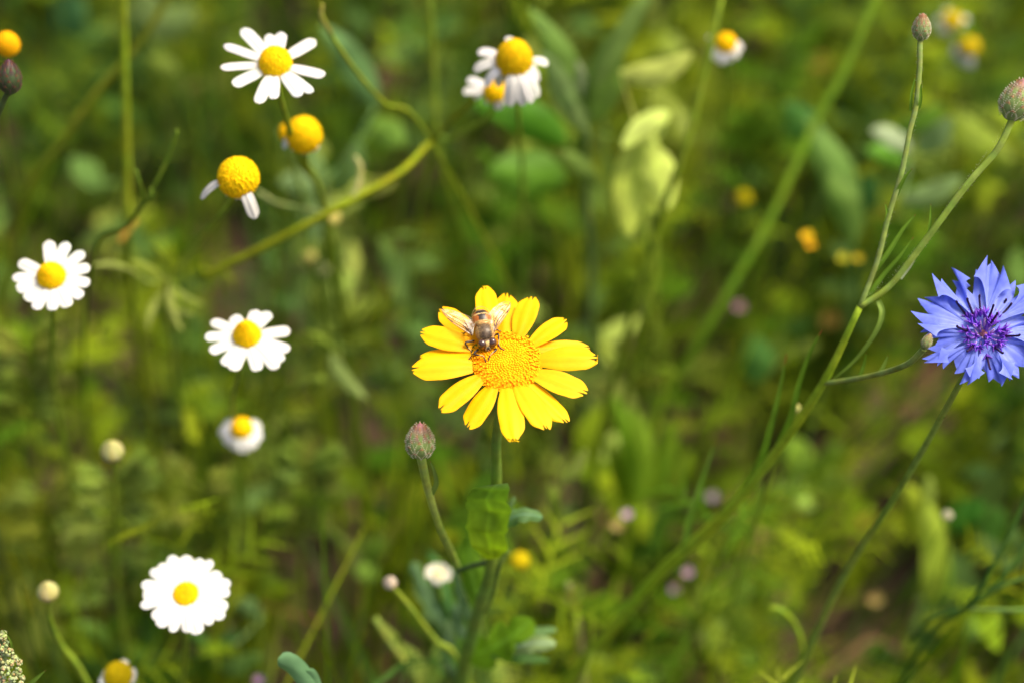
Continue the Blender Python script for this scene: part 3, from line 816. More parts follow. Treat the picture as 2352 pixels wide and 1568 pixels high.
# ------------------------------------------------------------------ hoverfly
def fly():
    pc = PL(755, 500, .0036)
    a = PL(700, 345, .0036); b = PL(782, 700, .0036)
    f = (b - a).normalized(); n = MN.copy(); n = (n - f * n.dot(f)).normalized()
    # nose slightly down
    f = (f - n * .10).normalized(); x = f.cross(n).normalized(); n = x.cross(f).normalized()
    FR = Matrix((x, f, n)).transposed()
    mm = .001 * 1.0
    def W(q): return pc + FR @ (Vector(q) * mm)
    loc = PL(755, 640, RD * .24)
    T = thing('hoverfly', 'brown and amber hoverfly with spread clear wings feeding on the yellow flower', 'hoverfly', loc)
    mb = MB()
    TAN, DK, OR = (.42, .24, .07), (.025, .014, .008), (.34, .10, .010)
    def abd(u):
        y = u.y      # +1 front, -1 rear
        ax = abs(u.x)
        for e in (.38, -.22, -.66, -.92):
            if abs(y - e) < .055: return (.50, .34, .12)
        if y > .38: c = (.030, .018, .012) if ax < .68 else OR
        elif y > -.22: c = (.025, .016, .012) if ax < .36 + .45 * max(0, -(y) + .05) else OR
        elif y > -.66: c = (.028, .017, .012) if ax < .55 else mixc(OR, DK, .3)
        else: c = (.05, .028, .012)
        return c
    def wa(u, q):
        q = q.copy(); k = 1 - .16 * max(0, -u.y) ** 2; q.x *= k; q.z *= k
        q.z += -.0012 * (max(0, -u.y) ** 2) * 1.0
        for e in (.38, -.22, -.66, -.92): q *= 1 - .03 * math.exp(-((u.y - e) / .04) ** 2)
        return q
    mb.ball(W((0, -3.5, .2)), (.0026, .0036, .0019), abd, FR, 40, 40, warp=wa)
    def tho(u):
        ax = abs(u.x)
        base = (.085, .055, .030)
        if u.y < -.72: return (.045, .03, .02)
        if u.z < .35 or ax > .72: return (.50, .30, .09)
        if u.y > -.05 and u.y < .25 and ax < .7: base = (.13, .09, .05)
        if u.y > .25 and .28 < ax < .65: base = (.045, .028, .018)
        if ax < .1: base = (.15, .10, .06)
        return mixc(base, (.35, .21, .08), max(0, ax - .5))
    mb.ball(W((0, 1.1, .9)), (.0024, .0027, .0021), tho, FR, 40, 30)
    # scutellum, pale amber
    mb.ball(W((0, -1.25, 1.9)), (.0017, .00075, .0006), (.48, .27, .08), FR, 20, 10)
    # head
    def hdc(u):
        if u.y > .35 and abs(u.x) < .45: return (.62, .48, .20)
        if u.y > .1: return (.50, .34, .10)
        return (.14, .09, .05)
    mb.ball(W((0, 4.15, .35)), (.0021, .0012, .0017), hdc, FR, 24, 16)
    def face(u): return (.03, .02, .015) if (abs(u.x) < .30 and u.z > .2 and u.y > .35) or u.z < -.8 else (.66, .53, .26)
    mb.ball(W((0, 5.05, -.35)), (.00085, .00075, .0013), face, FR, 20, 16)
    mb.ball(W((0, 5.35, .45)), (.00035, .0004, .0004), (.02, .015, .012), FR, 10, 8)
    mb.tube([W((0, 5.4, -1.0)), W((0.05, 5.9, -1.9)), W((.1, 6.0, -2.6))], [.00035, .00028, .0002], (.12, .07, .03), 7)
    for s in (-1, 1):
        mb.tube([W((.12 * s, 5.4, .5)), W((.30 * s, 5.8, .35)), W((.36 * s, 6.1, -.05))], [.00009, .00012, .00016], (.02, .012, .01), 5)
    # legs (crop pixels + height)
    legs = [[(665, 590, 2.6), (588, 604, 3.2), (606, 645, 2.0), (640, 682, 1.2), (640, 722, .9), (616, 752, 2.0)],
            [(700, 665, 2.6), (664, 706, 3.0), (742, 722, 3.2), (758, 750, 2.6), (776, 785, 2.0)],
            [(850, 660, 2.6), (866, 664, 3.0), (818, 706, 3.0), (797, 742, 2.6), (797, 775, 2.2)],
            [(840, 545, 2.8), (878, 530, 3.6), (886, 575, 3.2), (884, 622, 2.8), (905, 655, 2.6), (938, 671, 2.6)],
            [(650, 500, 2.6), (600, 505, 3.4), (572, 524, 2.0), (545, 519, 1.6)],
            [(835, 500, 2.6), (872, 492, 3.4), (888, 505, 2.6), (905, 500, 2.5)]]
    for lg in legs:
        P = catmull([PL(q[0], q[1], q[2] * .001) for q in lg], 4)
        L = len(P) - 1
        cs = [(.03, .018, .010) if not .42 < i / L < .58 else (.45, .28, .07) for i in range(L + 1)]
        mb.tube(P, [.00030 - .00017 * i / L for i in range(L + 1)], cs, 7)
    # fuzz on thorax, scutellum, abdomen sides
    rnd = random.Random(5)
    for i in range(1900):
        u = Vector((rnd.gauss(0, 1), rnd.gauss(0, 1), abs(rnd.gauss(0, 1)) - .25)).normalized()
        p = pc + FR @ (Vector((0, 1.1, .9)) * mm + Vector((u.x * .0024, u.y * .0027, u.z * .0021)))
        c = mixc((.15, .10, .05), (.55, .34, .12), min(1, abs(u.x) * .9 + max(0, .4 - u.z) + max(0, -u.y) * .5))
        mb.spike(p, FR @ (u + Vector((0, -.35, 0))), rnd.uniform(.0003, .00055), .000022, c)
    for i in range(500):
        a_ = rnd.uniform(0, 6.28); u = Vector((math.cos(a_) * .97, math.sin(a_) * .97, rnd.uniform(-.1, .5))).normalized()
        p = pc + FR @ (Vector((0, -3.5, .2)) * mm + Vector((u.x * .0026, u.y * .0036, u.z * .0019)))
        mb.spike(p, FR @ (u + Vector((0, -.6, 0))), .0004, .00002, (.6, .4, .15))
    for i in range(350):
        u = Vector((rnd.uniform(-1, 1), rnd.uniform(-.7, .6), rnd.uniform(0, 1))).normalized()
        p = W((0, -1.25, 1.9)) + FR @ Vector((u.x * .0017, u.y * .00075, u.z * .0006))
        mb.spike(p, FR @ (u + Vector((0, -.5, 0))), .0005, .000022, (.62, .40, .13))
    for i in range(200):
        u = Vector((rnd.uniform(-.5, .5), 1, rnd.uniform(-1, .3))).normalized()
        p = W((0, 5.05, -.35)) + FR @ Vector((u.x * .00085, u.y * .00075, u.z * .0013))
        mb.spike(p, FR @ u, .0002, .00002, (.75, .62, .3))
    build(mb, 'body', M_insect, T, loc)
    for s in (-1, 1):
        mb = MB()
        def ec(u):
            k = .5 + .5 * u.z
            st = .15 * math.sin(u.x * 9 + u.y * 4)
            return mixc((.020, .010, .006), (.085, .040, .028), max(0, min(1, k + st - .2)))
        fe = FR @ Matrix.Rotation(math.radians(-16 * s), 3, 'Z') @ Matrix.Rotation(math.radians(12 * s), 3, 'Y')
        mb.ball(W((1.28 * s, 4.35, .75)), (.00128, .00125, .00165), ec, fe, 28, 20)
        build(mb, 'eye', M_eye, T, loc)
    # wings: leading edge and trailing edge traced in crop pixels
    def wing(root, tip, lead, trail, veins, h0, h1):
        mb = MB()
        A = catmull([Vector((q[0], q[1], 0)) for q in [root] + lead + [tip]], 6)
        B = catmull([Vector((q[0], q[1], 0)) for q in [root] + trail + [tip]], 6)
        def samp(Cc, s):
            x_ = s * (len(Cc) - 1); i = min(len(Cc) - 2, int(x_)); return Cc[i].lerp(Cc[i + 1], x_ - i)
        rows = []
        def hh(s, u): return (h0 + (h1 - h0) * s + .00035 * math.sin(s * 14) * u + .0005 * math.sin(u * 3.1) * (1 - s) + .0002 * math.sin(u * 17 + s * 6))
        for i in range(31):
            s = i / 30; a_ = samp(A, s); b_ = samp(B, s)
            rows.append([PL(a_.lerp(b_, j / 12).x, a_.lerp(b_, j / 12).y, hh(s, j / 12)) for j in range(13)])
        mb.grid(rows, (.9, .88, .8), 0)
        def vein(pts, r0, r1, c=(.10, .05, .02)):
            P = []
            for (s, u) in pts:
                a_ = samp(A, s); b_ = samp(B, s); q = a_.lerp(b_, u)
                P.append(PL(q.x, q.y, hh(s, u) + .00004))
            P = catmull(P, 5); L = len(P) - 1
            mb.tube(P, [r0 + (r1 - r0) * i / L for i in range(L + 1)], c, 5, mi=1)
        vein([(0.02, 0), (.3, 0), (.6, 0), (.85, 0), (.98, 0)], .00017, .00006, (.42, .20, .05))
        vein([(0.02, .05), (.3, .14), (.55, .10), (.72, .03)], .00015, .00009, (.22, .09, .02))
        vein([(.60, .07), (.67, .05), (.73, .03)], .00020, .00016, (.06, .03, .015))
        vein([(0.03, .15), (.35, .28), (.65, .24), (.9, .2), (.97, .3)], .00011, .00005)
        vein([(0.05, .25), (.35, .45), (.6, .48), (.8, .5)], .00010, .00004)
        vein([(.2, .28), (.45, .62), (.6, .8)], .00009, .00004)
        vein([(.38, .28), (.42, .5)], .00008, .00006); vein([(.62, .25), (.66, .48)], .00007, .00005)
        vein([(.8, .22), (.8, .5), (.7, .72), (.6, .78)], .00006, .00004)
        vein([(.22, .18), (.33, .26), (.40, .27)], .00020, .00013, (.14, .09, .06))
        vein([(0.05, 1), (.3, 1), (.6, 1), (.85, 1), (1, 1)], .00005, .00004, (.45, .32, .15))
        build(mb, 'wing', [M_wing, M_vein], T, loc)
    wing((652, 545), (368, 312), [(590, 508), (500, 452), (420, 385)], [(668, 430), (628, 385), (540, 340), (440, 308)], None, .0046, .0046)
    wing((842, 515), (985, 242), [(880, 462), (945, 370), (988, 300)], [(800, 440), (778, 385), (830, 305), (910, 248)], None, .0046, .0060)
fly()

# ------------------------------------------------------------------ cornflower buds
def bract_bud(T, loc, C, axis, rl, rw, pal, seed=0, hairs=True, name='bud', mini=False, hc=(.66, .64, .48)):
    """ovoid of overlapping fringed bracts; rl half length, rw half width"""
    rnd = random.Random(seed)
    n = axis.normalized(); ex = n.orthogonal().normalized(); ey = n.cross(ex)
    def surf(s, a):
        # s 0 base .. 1 tip
        th = math.pi * (1 - s)
        r = rw * (math.sin(math.pi * min(1, s * .93 + .06)) ** .75) * (1.06 - .34 * s)
        if s > .98: r *= .4
        return C + n * (rl * (2 * s - 1)) + (ex * math.cos(a) + ey * math.sin(a)) * r, (ex * math.cos(a) + ey * math.sin(a)) * (1 if s > 0 else .3) + n * (s - .5) * 1.2
    mb = MB()
    rows = []; cc = []
    for i in range(15):
        s = i / 14
        rows.append([surf(s, 2 * math.pi * k / 20)[0] for k in range(20)])
        cc.append([mixc(pal[0], pal[2], max(0, (s - .55) * 2.2)) for k in range(20)])
    mb.grid(rows, cc, closed=True)
    for rowi, (s0, s1, cnt) in enumerate([(.02, .30, 7), (.08, .46, 7), (.2, .62, 8), (.35, .78, 8), (.5, .93, 8)]):
        for k in range(cnt):
            a = 2 * math.pi * (k + .5 * (rowi % 2)) / cnt + rnd.uniform(-.08, .08)
            hw = math.pi / cnt * 1.02
            lift = rw * (.10 - .012 * rowi)
            rows = []; cc = []
            nseg = 9
            for i in range(nseg + 1):
                q = i / nseg; s = s0 + (s1 - s0) * q
                ww = hw * (1 - q ** 2.2) + .015
                row = []; cr = []
                for j in range(7):
                    u = j / 6 * 2 - 1
                    p, nn = surf(s, a + ww * u)
                    row.append(p + nn.normalized() * lift * (.35 + 1.0 * q) * (1 - .35 * u * u))
                    c = pal[0] if abs(u) < .7 else pal[1]
                    if rowi >= 3: c = mixc(c, pal[2], max(0, min(1, (q - .45) * 2.2)))
                    if q > .86: c = pal[3]
                    cr.append(c)
                rows.append(row); cc.append(cr)
                if hairs and i > 1:
                    for sg in (-1, 1):
                        for m in range(1 if mini else 2):
                            p, nn = surf(s - .012 * m, a + ww * sg)
                            p = p + nn.normalized() * lift
                            d = nn.normalized() * 1.0 + (ex * -math.sin(a) + ey * math.cos(a)) * sg * .7 + n * .45
                            mb.spike(p, d, rw * rnd.uniform(.12, .19), rw * .016, hc if q < .85 else pal[3])
            mb.grid(rows, cc)
            if hairs:
                p, nn = surf(s1, a)
                for m in range(4): mb.spike(p + nn.normalized() * lift, nn.normalized() + n * .5 + Vector((rnd.uniform(-.5, .5),) * 3) * .6, rw * .17, rw * .018, hc)
    return build(mb, name, M_bract, T, loc)
PALG = [(.22, .32, .09), (.42, .48, .17), (.36, .12, .16), (.42, .22, .09)]
PALP = [(.20, .28, .09), (.38, .42, .18), (.32, .11, .07), (.36, .16, .07)]
PALD = [(.045, .075, .025), (.07, .06, .03), (.07, .012, .035), (.13, .05, .02)]

def narrow_leaf(T, loc, pts, wpx, c, label=None):
    """slender leaf through (px,py,t) points, base first"""
    P = catmull([U(*p) for p in pts], 6); L = len(P) - 1; tt = pts[0][2]
    mb = MB(); rows = []; cc = []
    for i, p in enumerate(P):
        s = i / L
        t_ = (P[min(L, i + 1)] - P[max(0, i - 1)]).normalized()
        sd = t_.cross(Vector((0.1, -.7, .7))).normalized(); up = sd.cross(t_)
        ww = pxm(wpx, tt) * .5 * (1 - .9 * s ** 2.2)
        rows.append([p - sd * ww, p - sd * ww * .5 - up * ww * .35, p - up * ww * .5, p + sd * ww * .5 - up * ww * .35, p + sd * ww])
        f = 1.0 if s < .94 else .8
        cr = (c[0] * f, c[1] * f, c[2] * f) if s < .95 else (.28, .08, .03)
        cc.append([cr, cr, (cr[0] * 1.3, cr[1] * 1.2, cr[2] * 1.4), cr, cr])
    mb.grid(rows, cc)
    return build(mb, 'leaf', M_leaf, T, loc, label)
def stem_hairs(T, loc, P, r, k=60):
    pass

# centre-left hairy bud
def centre_bud():
    C = U(965, 1010, .528); ax = Vector((.02, .42, 1))
    P = to_ground([C - ax * .004, U(967, 1050, .534), U(985, 1130, .546), U(1012, 1215, .56), U(1045, 1285, .590), U(1076, 1370, .632), U(1112, 1460, .672)])
    loc = P[-1].copy()
    T = thing('cornflower_bud', 'hairy green cornflower bud with a purple tip left of the yellow marigold stem', 'flower bud', loc, 'cornflower buds')
    Q = catmull(P, 8); L = len(Q) - 1
    mb = MB()
    mb.tube(Q, [pxm(21, .53) * .5 * (1.12 - .34 * min(1, i / 22) - .3 * max(0, min(1, (i - 26) / 14))) for i in range(L + 1)], [jit((.33, .44, .08), .06) for _ in Q], 12, ridge=.08)
    for i in range(0, 30):
        for m in range(5):
            an = ru(0, 6.28); d = Vector((math.cos(an), math.sin(an), .2))
            mb.spike(Q[i].lerp(Q[i + 1], R()) + d * pxm(8, .53), d, .0005, .00002, (.5, .52, .35))
    build(mb, 'stem', M_stem, T, loc)
    bract_bud(T, loc, C, ax, pxm(40, .528) * 1.12, pxm(33, .528), PALG, 2)
    narrow_leaf(T, loc, [(990, 1135, .546), (1002, 1110, .542), (998, 1082, .539), (988, 1058, .537)], 13, (.16, .24, .05))
centre_bud()

# branching plant on the right with three buds
def bud_plant():
    M = [U(1975, 705, .545), U(1890, 880, .560), U(1780, 1040, .583), U(1650, 1195, .612), U(1490, 1345, .645)]
    P = to_ground([M[0]] + M[1:], .6)
    loc = P[-1].copy()
    T = thing('budding_cornflower', 'tall branching cornflower plant with slender leaves and three closed buds on the right', 'plant', loc)
    c1 = (.29, .42, .02)
    stem_part(T, loc, P, pxm(15, .545) * .5, pxm(36, .62) * .5, c1, ridge=.07)
    def hairs(pts, r, n):
        Q = catmull([U(*p) for p in pts], 10); mb = MB()
        for _ in range(n):
            i = random.randrange(len(Q) - 1); an = ru(0, 6.28)
            t_ = (Q[i + 1] - Q[i]).normalized(); e = t_.orthogonal().normalized(); e = Matrix.Rotation(an, 3, t_) @ e
            mb.spike(Q[i].lerp(Q[i + 1], R()) + e * r, e + t_ * -.4, ru(.0004, .0008), .00003, (.5, .52, .34))
        build(mb, 'stem_hairs', M_stem, T, loc)
    hairs([(2113, 110, .531), (2105, 240, .533), (2070, 400, .536), (2015, 600, .542)], pxm(6, .53), 260)
    hairs([(2322, 280, .529), (2225, 420, .532), (2090, 600, .540), (1985, 695, .545)], pxm(8, .53), 300)
    # left branch to the top bud
    C = U(2117, 62, .530); ax = Vector((.02, .5, 1))
    stem_part(T, loc, [C - ax * .003, U(2113, 110, .531), U(2112, 160, .532), U(2105, 240, .533), U(2090, 300, .534), U(2070, 400, .536), U(2040, 500, .539), U(2015, 600, .542), M[0]], pxm(13, .53) * .5, pxm(13, .54) * .5, (.22, .29, .07), 'branch')
    b = bract_bud(T, loc, C, ax, pxm(29, .53) * 1.1, pxm(21, .53), PALP, 5, name='bud')
    # right branch to the fat bud at the edge
    C = U(2337, 228, .528); ax = Vector((.3, .5, 1))
    stem_part(T, loc, [C - ax * .0042, U(2322, 280, .529), U(2290, 345, .530), U(2225, 420, .532), U(2150, 520, .536), U(2090, 600, .540), U(2040, 660, .543), M[0]], pxm(17, .53) * .5, pxm(15, .54) * .5, (.20, .29, .045), 'branch')
    bract_bud(T, loc, C, ax, pxm(46, .53) * 1.1, pxm(37, .53), PALG, 9, name='bud')
    # side branch to the little bud by the blue flower
    C = U(2130, 783, .522); ax = Vector((.4, .5, .9))
    stem_part(T, loc, [C - ax * .002, U(2115, 808, .524), U(2085, 835, .529), U(2030, 855, .540), U(1960, 870, .551), M[1]], pxm(15, .53) * .5, pxm(12, .54) * .5, (.20, .27, .06), 'branch')
    bract_bud(T, loc, C, ax, pxm(17, .53) * 1.1, pxm(12, .53), [(.22, .28, .09), (.26, .30, .12), (.34, .20, .10), (.30, .14, .08)], 4, name='bud', mini=True)
    lf = (.13, .25, .02); l2 = (.20, .31, .05)
    for pts, wd, cc in (
        ([(2097, 265, .534), (2113, 240, .532), (2115, 205, .530), (2116, 192, .529)], 9, lf),
        ([(2092, 255, .534), (2094, 215, .533), (2103, 175, .532)], 8, lf),
        ([(2050, 465, .538), (2065, 435, .536), (2080, 405, .534), (2095, 388, .533)], 11, lf),
        ([(2035, 510, .539), (2038, 490, .538), (2033, 466, .537)], 9, lf),
        ([(2010, 620, .543), (2040, 580, .541), (2075, 525, .539), (2103, 493, .538)], 13, lf),
        ([(1995, 680, .545), (2030, 630, .543), (2065, 590, .541), (2098, 545, .540)], 12, lf),
        ([(2133, 535, .537), (2137, 505, .536), (2138, 468, .535)], 8, lf),
        ([(2068, 640, .541), (2090, 612, .540), (2105, 590, .540)], 9, (.36, .44, .25)),
        ([(2018, 690, .545), (2026, 720, .544), (2010, 765, .546), (1960, 830, .552), (1895, 885, .560)], 14, l2),
        ([(1975, 865, .551), (1985, 835, .550), (1990, 810, .548)], 9, lf),
        ([(2020, 858, .544), (2030, 838, .543), (2040, 815, .542)], 10, l2),
        ([(1780, 1035, .583), (1815, 960, .575), (1835, 880, .568), (1860, 810, .562), (1888, 758, .558)], 15, lf),
        ([(1700, 1140, .60), (1745, 1060, .59), (1770, 980, .582), (1790, 900, .576), (1807, 812, .570)], 17, lf),
        ([(1575, 1270, .625), (1583, 1200, .622), (1610, 1110, .617), (1645, 1010, .612)], 18, (.11, .22, .02))):
        narrow_leaf(T, loc, pts, wd, cc)
    # tiny hairs on the right branch
bud_plant()

# dark bud at the left edge
def edge_bud():
    C = U(22, 176, .540); ax = Vector((.03, .5, 1))
    P = to_ground([C - ax * .004, U(12, 225, .543), U(-15, 290, .55), U(-60, 400, .57)])
    loc = P[-1].copy()
    T = thing('cornflower_bud', 'dark purple cornflower bud at the upper left edge', 'flower bud', loc, 'cornflower buds')
    stem_part(T, loc, P, pxm(13, .54) * .5, pxm(16, .56) * .5, (.07, .10, .03))
    bract_bud(T, loc, C, ax, pxm(37, .54) * 1.1, pxm(27, .54), PALD, 12, hc=(.10, .05, .05))
edge_bud()

# ------------------------------------------------------------------ blue cornflower
def qx(x): return 2009.7 + x * .2563
def qy(y): return 545.5 + y * .2563
def cornflower():
    n = Vector((-.10, -.32, 1)).normalized()
    C = U(qx(965), qy(880), .532)
    P = to_ground([C - n * .006, U(2215, 862, .541), U(2152, 975, .553), U(2062, 1130, .573), U(1940, 1320, .603), U(1835, 1545, .64)], .4)
    loc = P[-1].copy()
    T = thing('cornflower', 'open blue cornflower with a violet centre cut by the right edge', 'flower', loc)
    stem_part(T, loc, P, pxm(13, .54) * .5, pxm(20, .6) * .5, (.20, .29, .04), ridge=.07)
    ex = (Vector((1, 0, 0)) - n * n.x).normalized(); ey = n.cross(ex)
    bract_bud(T, loc, C - n * .004, n, .0065, .0042, PALG, 3, name='calyx', mini=True)
    B1, B2, BW = (.17, .23, .84), (.12, .15, .74), (.46, .54, .93)
    rnd = random.Random(11)
    # trumpet florets: image azimuth, length (m), fan half angle, lift
    fl = [(100, .0185, 44, .30), (140, .0182, 42, .25), (176, .0160, 38, .15), (214, .0140, 40, .2), (252, .0132, 46, .20), (292, .0136, 46, .20), (330, .0155, 42, .2), (12, .0190, 42, .25), (56, .0190, 44, .3)]
    for (az, L, fan, lift) in fl:
        a = math.radians(az)
        rd = ex * math.cos(a) + ey * math.sin(a)
        axd = (rd + n * lift).normalized()
        sd = n.cross(rd).normalized(); up = axd.cross(sd).normalized()
        if up.dot(n) < 0: up = -up
        mb = MB()
        nl = rnd.choice([6, 6, 7]); ns, nw = 22, nl * 6
        phs = rnd.uniform(-.1, .1)
        rows = []; cc = []
        # a funnel: slit open towards the viewer, wrapped 250 degrees round its axis
        for i in range(ns + 1):
            s = i / ns
            row = []; cr = []
            for j in range(nw + 1):
                v = j / nw
                ph = (v - .5) * math.radians(190)      # 0 = underside
                tooth = abs(((v * nl) % 1) - .5) * 2     # 0 at lobe middle
                
                lv = 1 + .13 * math.sin(v * 9 + az)
                q = s * (1 - .36 * (tooth ** 1.25) * s ** 3) * lv
                rad = .00055 + .0088 * max(0, s - .18) ** 1.0 * (1 - .12 * max(0, s - .6))
                # the mouth is flattened and opens outwards
                x_ = math.sin(ph) * rad * (1.3)
                z_ = -math.cos(ph) * rad * .42
                ln = L * (q * (1.0 - .10 * abs(math.sin(ph)) ) )
                p = C + n * .0012 + axd * ln + sd * x_ + up * z_
                p += up * (.0010 * math.sin(q * 3))
                row.append(p)
                streak = .5 + .5 * math.cos(v * nl * 4 * math.pi)
                c = mixc(B1, BW, max(0, 1 - abs(q - .38) * 2.6) * (.35 + .65 * streak) * .75)
                c = mixc(c, B2, .35 * (1 - streak) * min(1, q * 1.5))
                cr.append(c)
            rows.append(row); cc.append(cr)
        mb.grid(rows, cc)
        build(mb, 'ray_floret', M_blue, T, loc)
    # violet inner florets
    mb = MB(); dk = MB()
    for k in range(30):
        a = k * 2.39996 + .4 + rnd.uniform(-.2, .2); q = math.sqrt((k + .7) / 30) * rnd.uniform(.8, 1.15)
        rd = ex * math.cos(a) + ey * math.sin(a)
        b = C + rd * q * .0018
        d = (rd * (.15 + .80 * q) + n * (1.05 - .55 * q)).normalized()
        h = rnd.uniform(.0065, .0085)
        t1 = b + d * h * .55; t2 = b + d * h + n * .0004
        mb.tube(catmull([b, b.lerp(t1, .5) + n * .0004, t1], 4), [.00031] * 9, mixc((.50, .30, .72), (.16, .05, .55), R()), 6)
        for m in range(5):
            an = m * 1.2566 + k
            o1 = d.orthogonal().normalized(); o2 = d.cross(o1)
            e = o1 * math.cos(an) + o2 * math.sin(an)
            pe = t1 + d * h * .34 + e * .0013
            mb.tube([t1, t1 + d * h * .2 + e * .0005, pe], [.00040, .00034, .00008], jit((.20, .06, .62), .25), 4)
        if k % 3 == 0 or q > .93:
            cc = (.025, .008, .05)
            e = b + d * (h * 1.25) + rd * .0004; e2 = e + (d + n * .8 - rd * .3).normalized() * .0011
            dk.tube(catmull([t1, t1.lerp(e, .6), e, e2], 3), [.00030] * 7 + [.00034, .00034, .0002], cc, 6)
    # pale pink hearts
    for k in range(10):
        a = k * .63; rd = ex * math.cos(a) + ey * math.sin(a)
        b = C + rd * .0009
        mb.tube([b, b + n * .004 + rd * .0016], [.0003, .00022], (.62, .42, .68), 5)
    build(mb, 'disc_florets', M_violet, T, loc)
    build(dk, 'anthers', M_violet, T, loc)
    narrow_leaf(T, loc, [(2150, 980, .553), (2158, 962, .551), (2172, 958, .549)], 12, (.10, .18, .03))
    narrow_leaf(T, loc, [(1960, 1290, .60), (1975, 1255, .595), (2010, 1215, .59)], 10, (.10, .18, .03))
cornflower()

# ------------------------------------------------------------------ blurred stems and weeds behind
def bg_stem(name, label, cat, pts, w0, c, branches=(), w1=None, group=None, lean=.25):
    P = path(pts, True, lean); loc = P[-1].copy()
    T = thing(name, label, cat, loc, group)
    t = pts[0][2]
    stem_part(T, loc, P, pxm(w0, t) * .5, pxm(w1 or w0 * 1.15, t) * .5, c)
    for b in branches:
        stem_part(T, loc, [U(*p) for p in b[0]], pxm(b[1], t) * .5, pxm(b[1], t) * .5, b[2] if len(b) > 2 else c, 'branch')
    return T, loc
GS = 'blurred green stems behind the flowers'
bg_stem('plant_stem', 'thick upright olive stem running down from the top left edge', 'stem', [(283, -40, .66), (288, 200, .675), (293, 400, .69), (294, 520, .70), (300, 640, .73)], 19, (.19, .25, .012), group=GS)
T, loc = bg_stem('plant_stem', 'slanting stem crossing left of the upright olive stem and reaching down leftwards', 'stem', [(400, -30, .70), (320, 100, .71), (220, 215, .72), (140, 330, .73), (50, 480, .75)], 15, (.16, .19, .01), group=GS)
T, loc = bg_stem('forked_twig', 'small forked green twig shaped like a Y beside the thick upright stem', 'twig', [(407, 298, .595), (385, 365, .60), (350, 435, .605), (330, 468, .608), (290, 520, .62), (210, 600, .66)], 9, (.11, .18, .014),
                 [([(312, 390, .60), (322, 425, .602), (331, 468, .608)], 8), ([(347, 430, .603), (350, 455, .604), (331, 468, .608)], 6)], w1=13)
T, loc = bg_stem('branching_weed', 'long blurred stem bending at a joint between the two top daisies and running down left', 'stem',
                 [(728, -20, .60), (745, 50, .61), (800, 140, .62), (880, 235, .64), (990, 325, .66)] , 11, (.19, .25, .012), lean=.3, w1=7,
                 branches=[([(990, 325, .66), (920, 395, .655), (790, 470, .65), (620, 560, .66), (460, 640, .68)], 18, (.24, .28, .006)), ([(990, 325, .66), (1040, 275, .65), (1095, 225, .635)], 13, (.17, .2, .01)),
                           ([(740, 10, .605), (738, 40, .607), (760, 75, .612)], 10, (.28, .28, .06)), ([(800, 470, .65), (822, 430, .65), (828, 385, .65), (815, 360, .65)], 13, (.34, .34, .12)),
                           ([(745, 490, .66), (700, 480, .665), (640, 468, .67), (590, 440, .67)], 12, (.20, .25, .07))])
bg_stem('plant_stem', 'leaning stem that passes in front of the small upper right daisy', 'stem', [(1662, -30, .655), (1638, 80, .655), (1605, 220, .66), (1570, 350, .665), (1525, 470, .675), (1490, 580, .69), (1440, 760, .71), (1395, 930, .74)], 17, (.15, .22, .014),
        [([(1500, 490, .68), (1505, 560, .685), (1500, 640, .69), (1470, 760, .70), (1432, 930, .73)], 16), ([(1478, 480, .68), (1480, 560, .682), (1485, 650, .69)], 12)], group=GS)
bg_stem('plant_stem', 'thick dark green stem leaning from the top right down to the centre', 'stem', [(2020, -30, .74), (1945, 150, .745), (1862, 300, .75), (1775, 490, .755), (1690, 640, .76), (1600, 790, .77), (1500, 960, .79), (1430, 1130, .82)], 19, (.13, .24, .012), group=GS)
bg_stem('plant_stem', 'faint upright stem left of the tall-domed chamomile', 'stem', [(985, -30, .70), (995, 150, .71), (1005, 330, .72), (1040, 480, .74), (1070, 600, .77)], 15, (.13, .19, .012), group=GS)
bg_stem('plant_stem', 'faint curved stem rising at the right of the white daisy row', 'stem', [(740, 868, .70), (690, 885, .71), (650, 915, .72), (610, 980, .74), (600, 1080, .78)], 18, (.22, .28, .03), group=GS)
bg_stem('plant_stem', 'blurred pale stem at the very bottom left of centre', 'stem', [(862, 1420, .66), (900, 1480, .665), (945, 1540, .67), (965, 1600, .68)], 16, (.24, .30, .05), group=GS)
bg_stem('curled_shoot', 'curled green shoot with a hooked tip at the bottom right', 'shoot', [(1768, 1396, .645), (1795, 1402, .645), (1825, 1435, .65), (1842, 1490, .655), (1825, 1530, .66), (1805, 1580, .67)], 14, (.17, .26, .014))
# grassy stems at the lower right corner
T, loc = bg_stem('grassy_weed', 'dark green branching stems at the bottom right corner', 'plant', [(2375, 1090, .60), (2340, 1180, .605), (2280, 1300, .61), (2220, 1395, .62), (2150, 1440, .63), (2075, 1560, .65)], 11, (.045, .11, .014),
                 [([(2370, 1225, .61), (2310, 1320, .613), (2222, 1395, .62)], 10), ([(2375, 1320, .615), (2300, 1345, .617), (2222, 1395, .62)], 10, (.07, .14, .02)), ([(2360, 1400, .62), (2290, 1400, .62), (2222, 1397, .62)], 10, (.09, .16, .03)),
                  ([(2200, 1400, .62), (2140, 1420, .625), (2090, 1470, .635)], 9)])
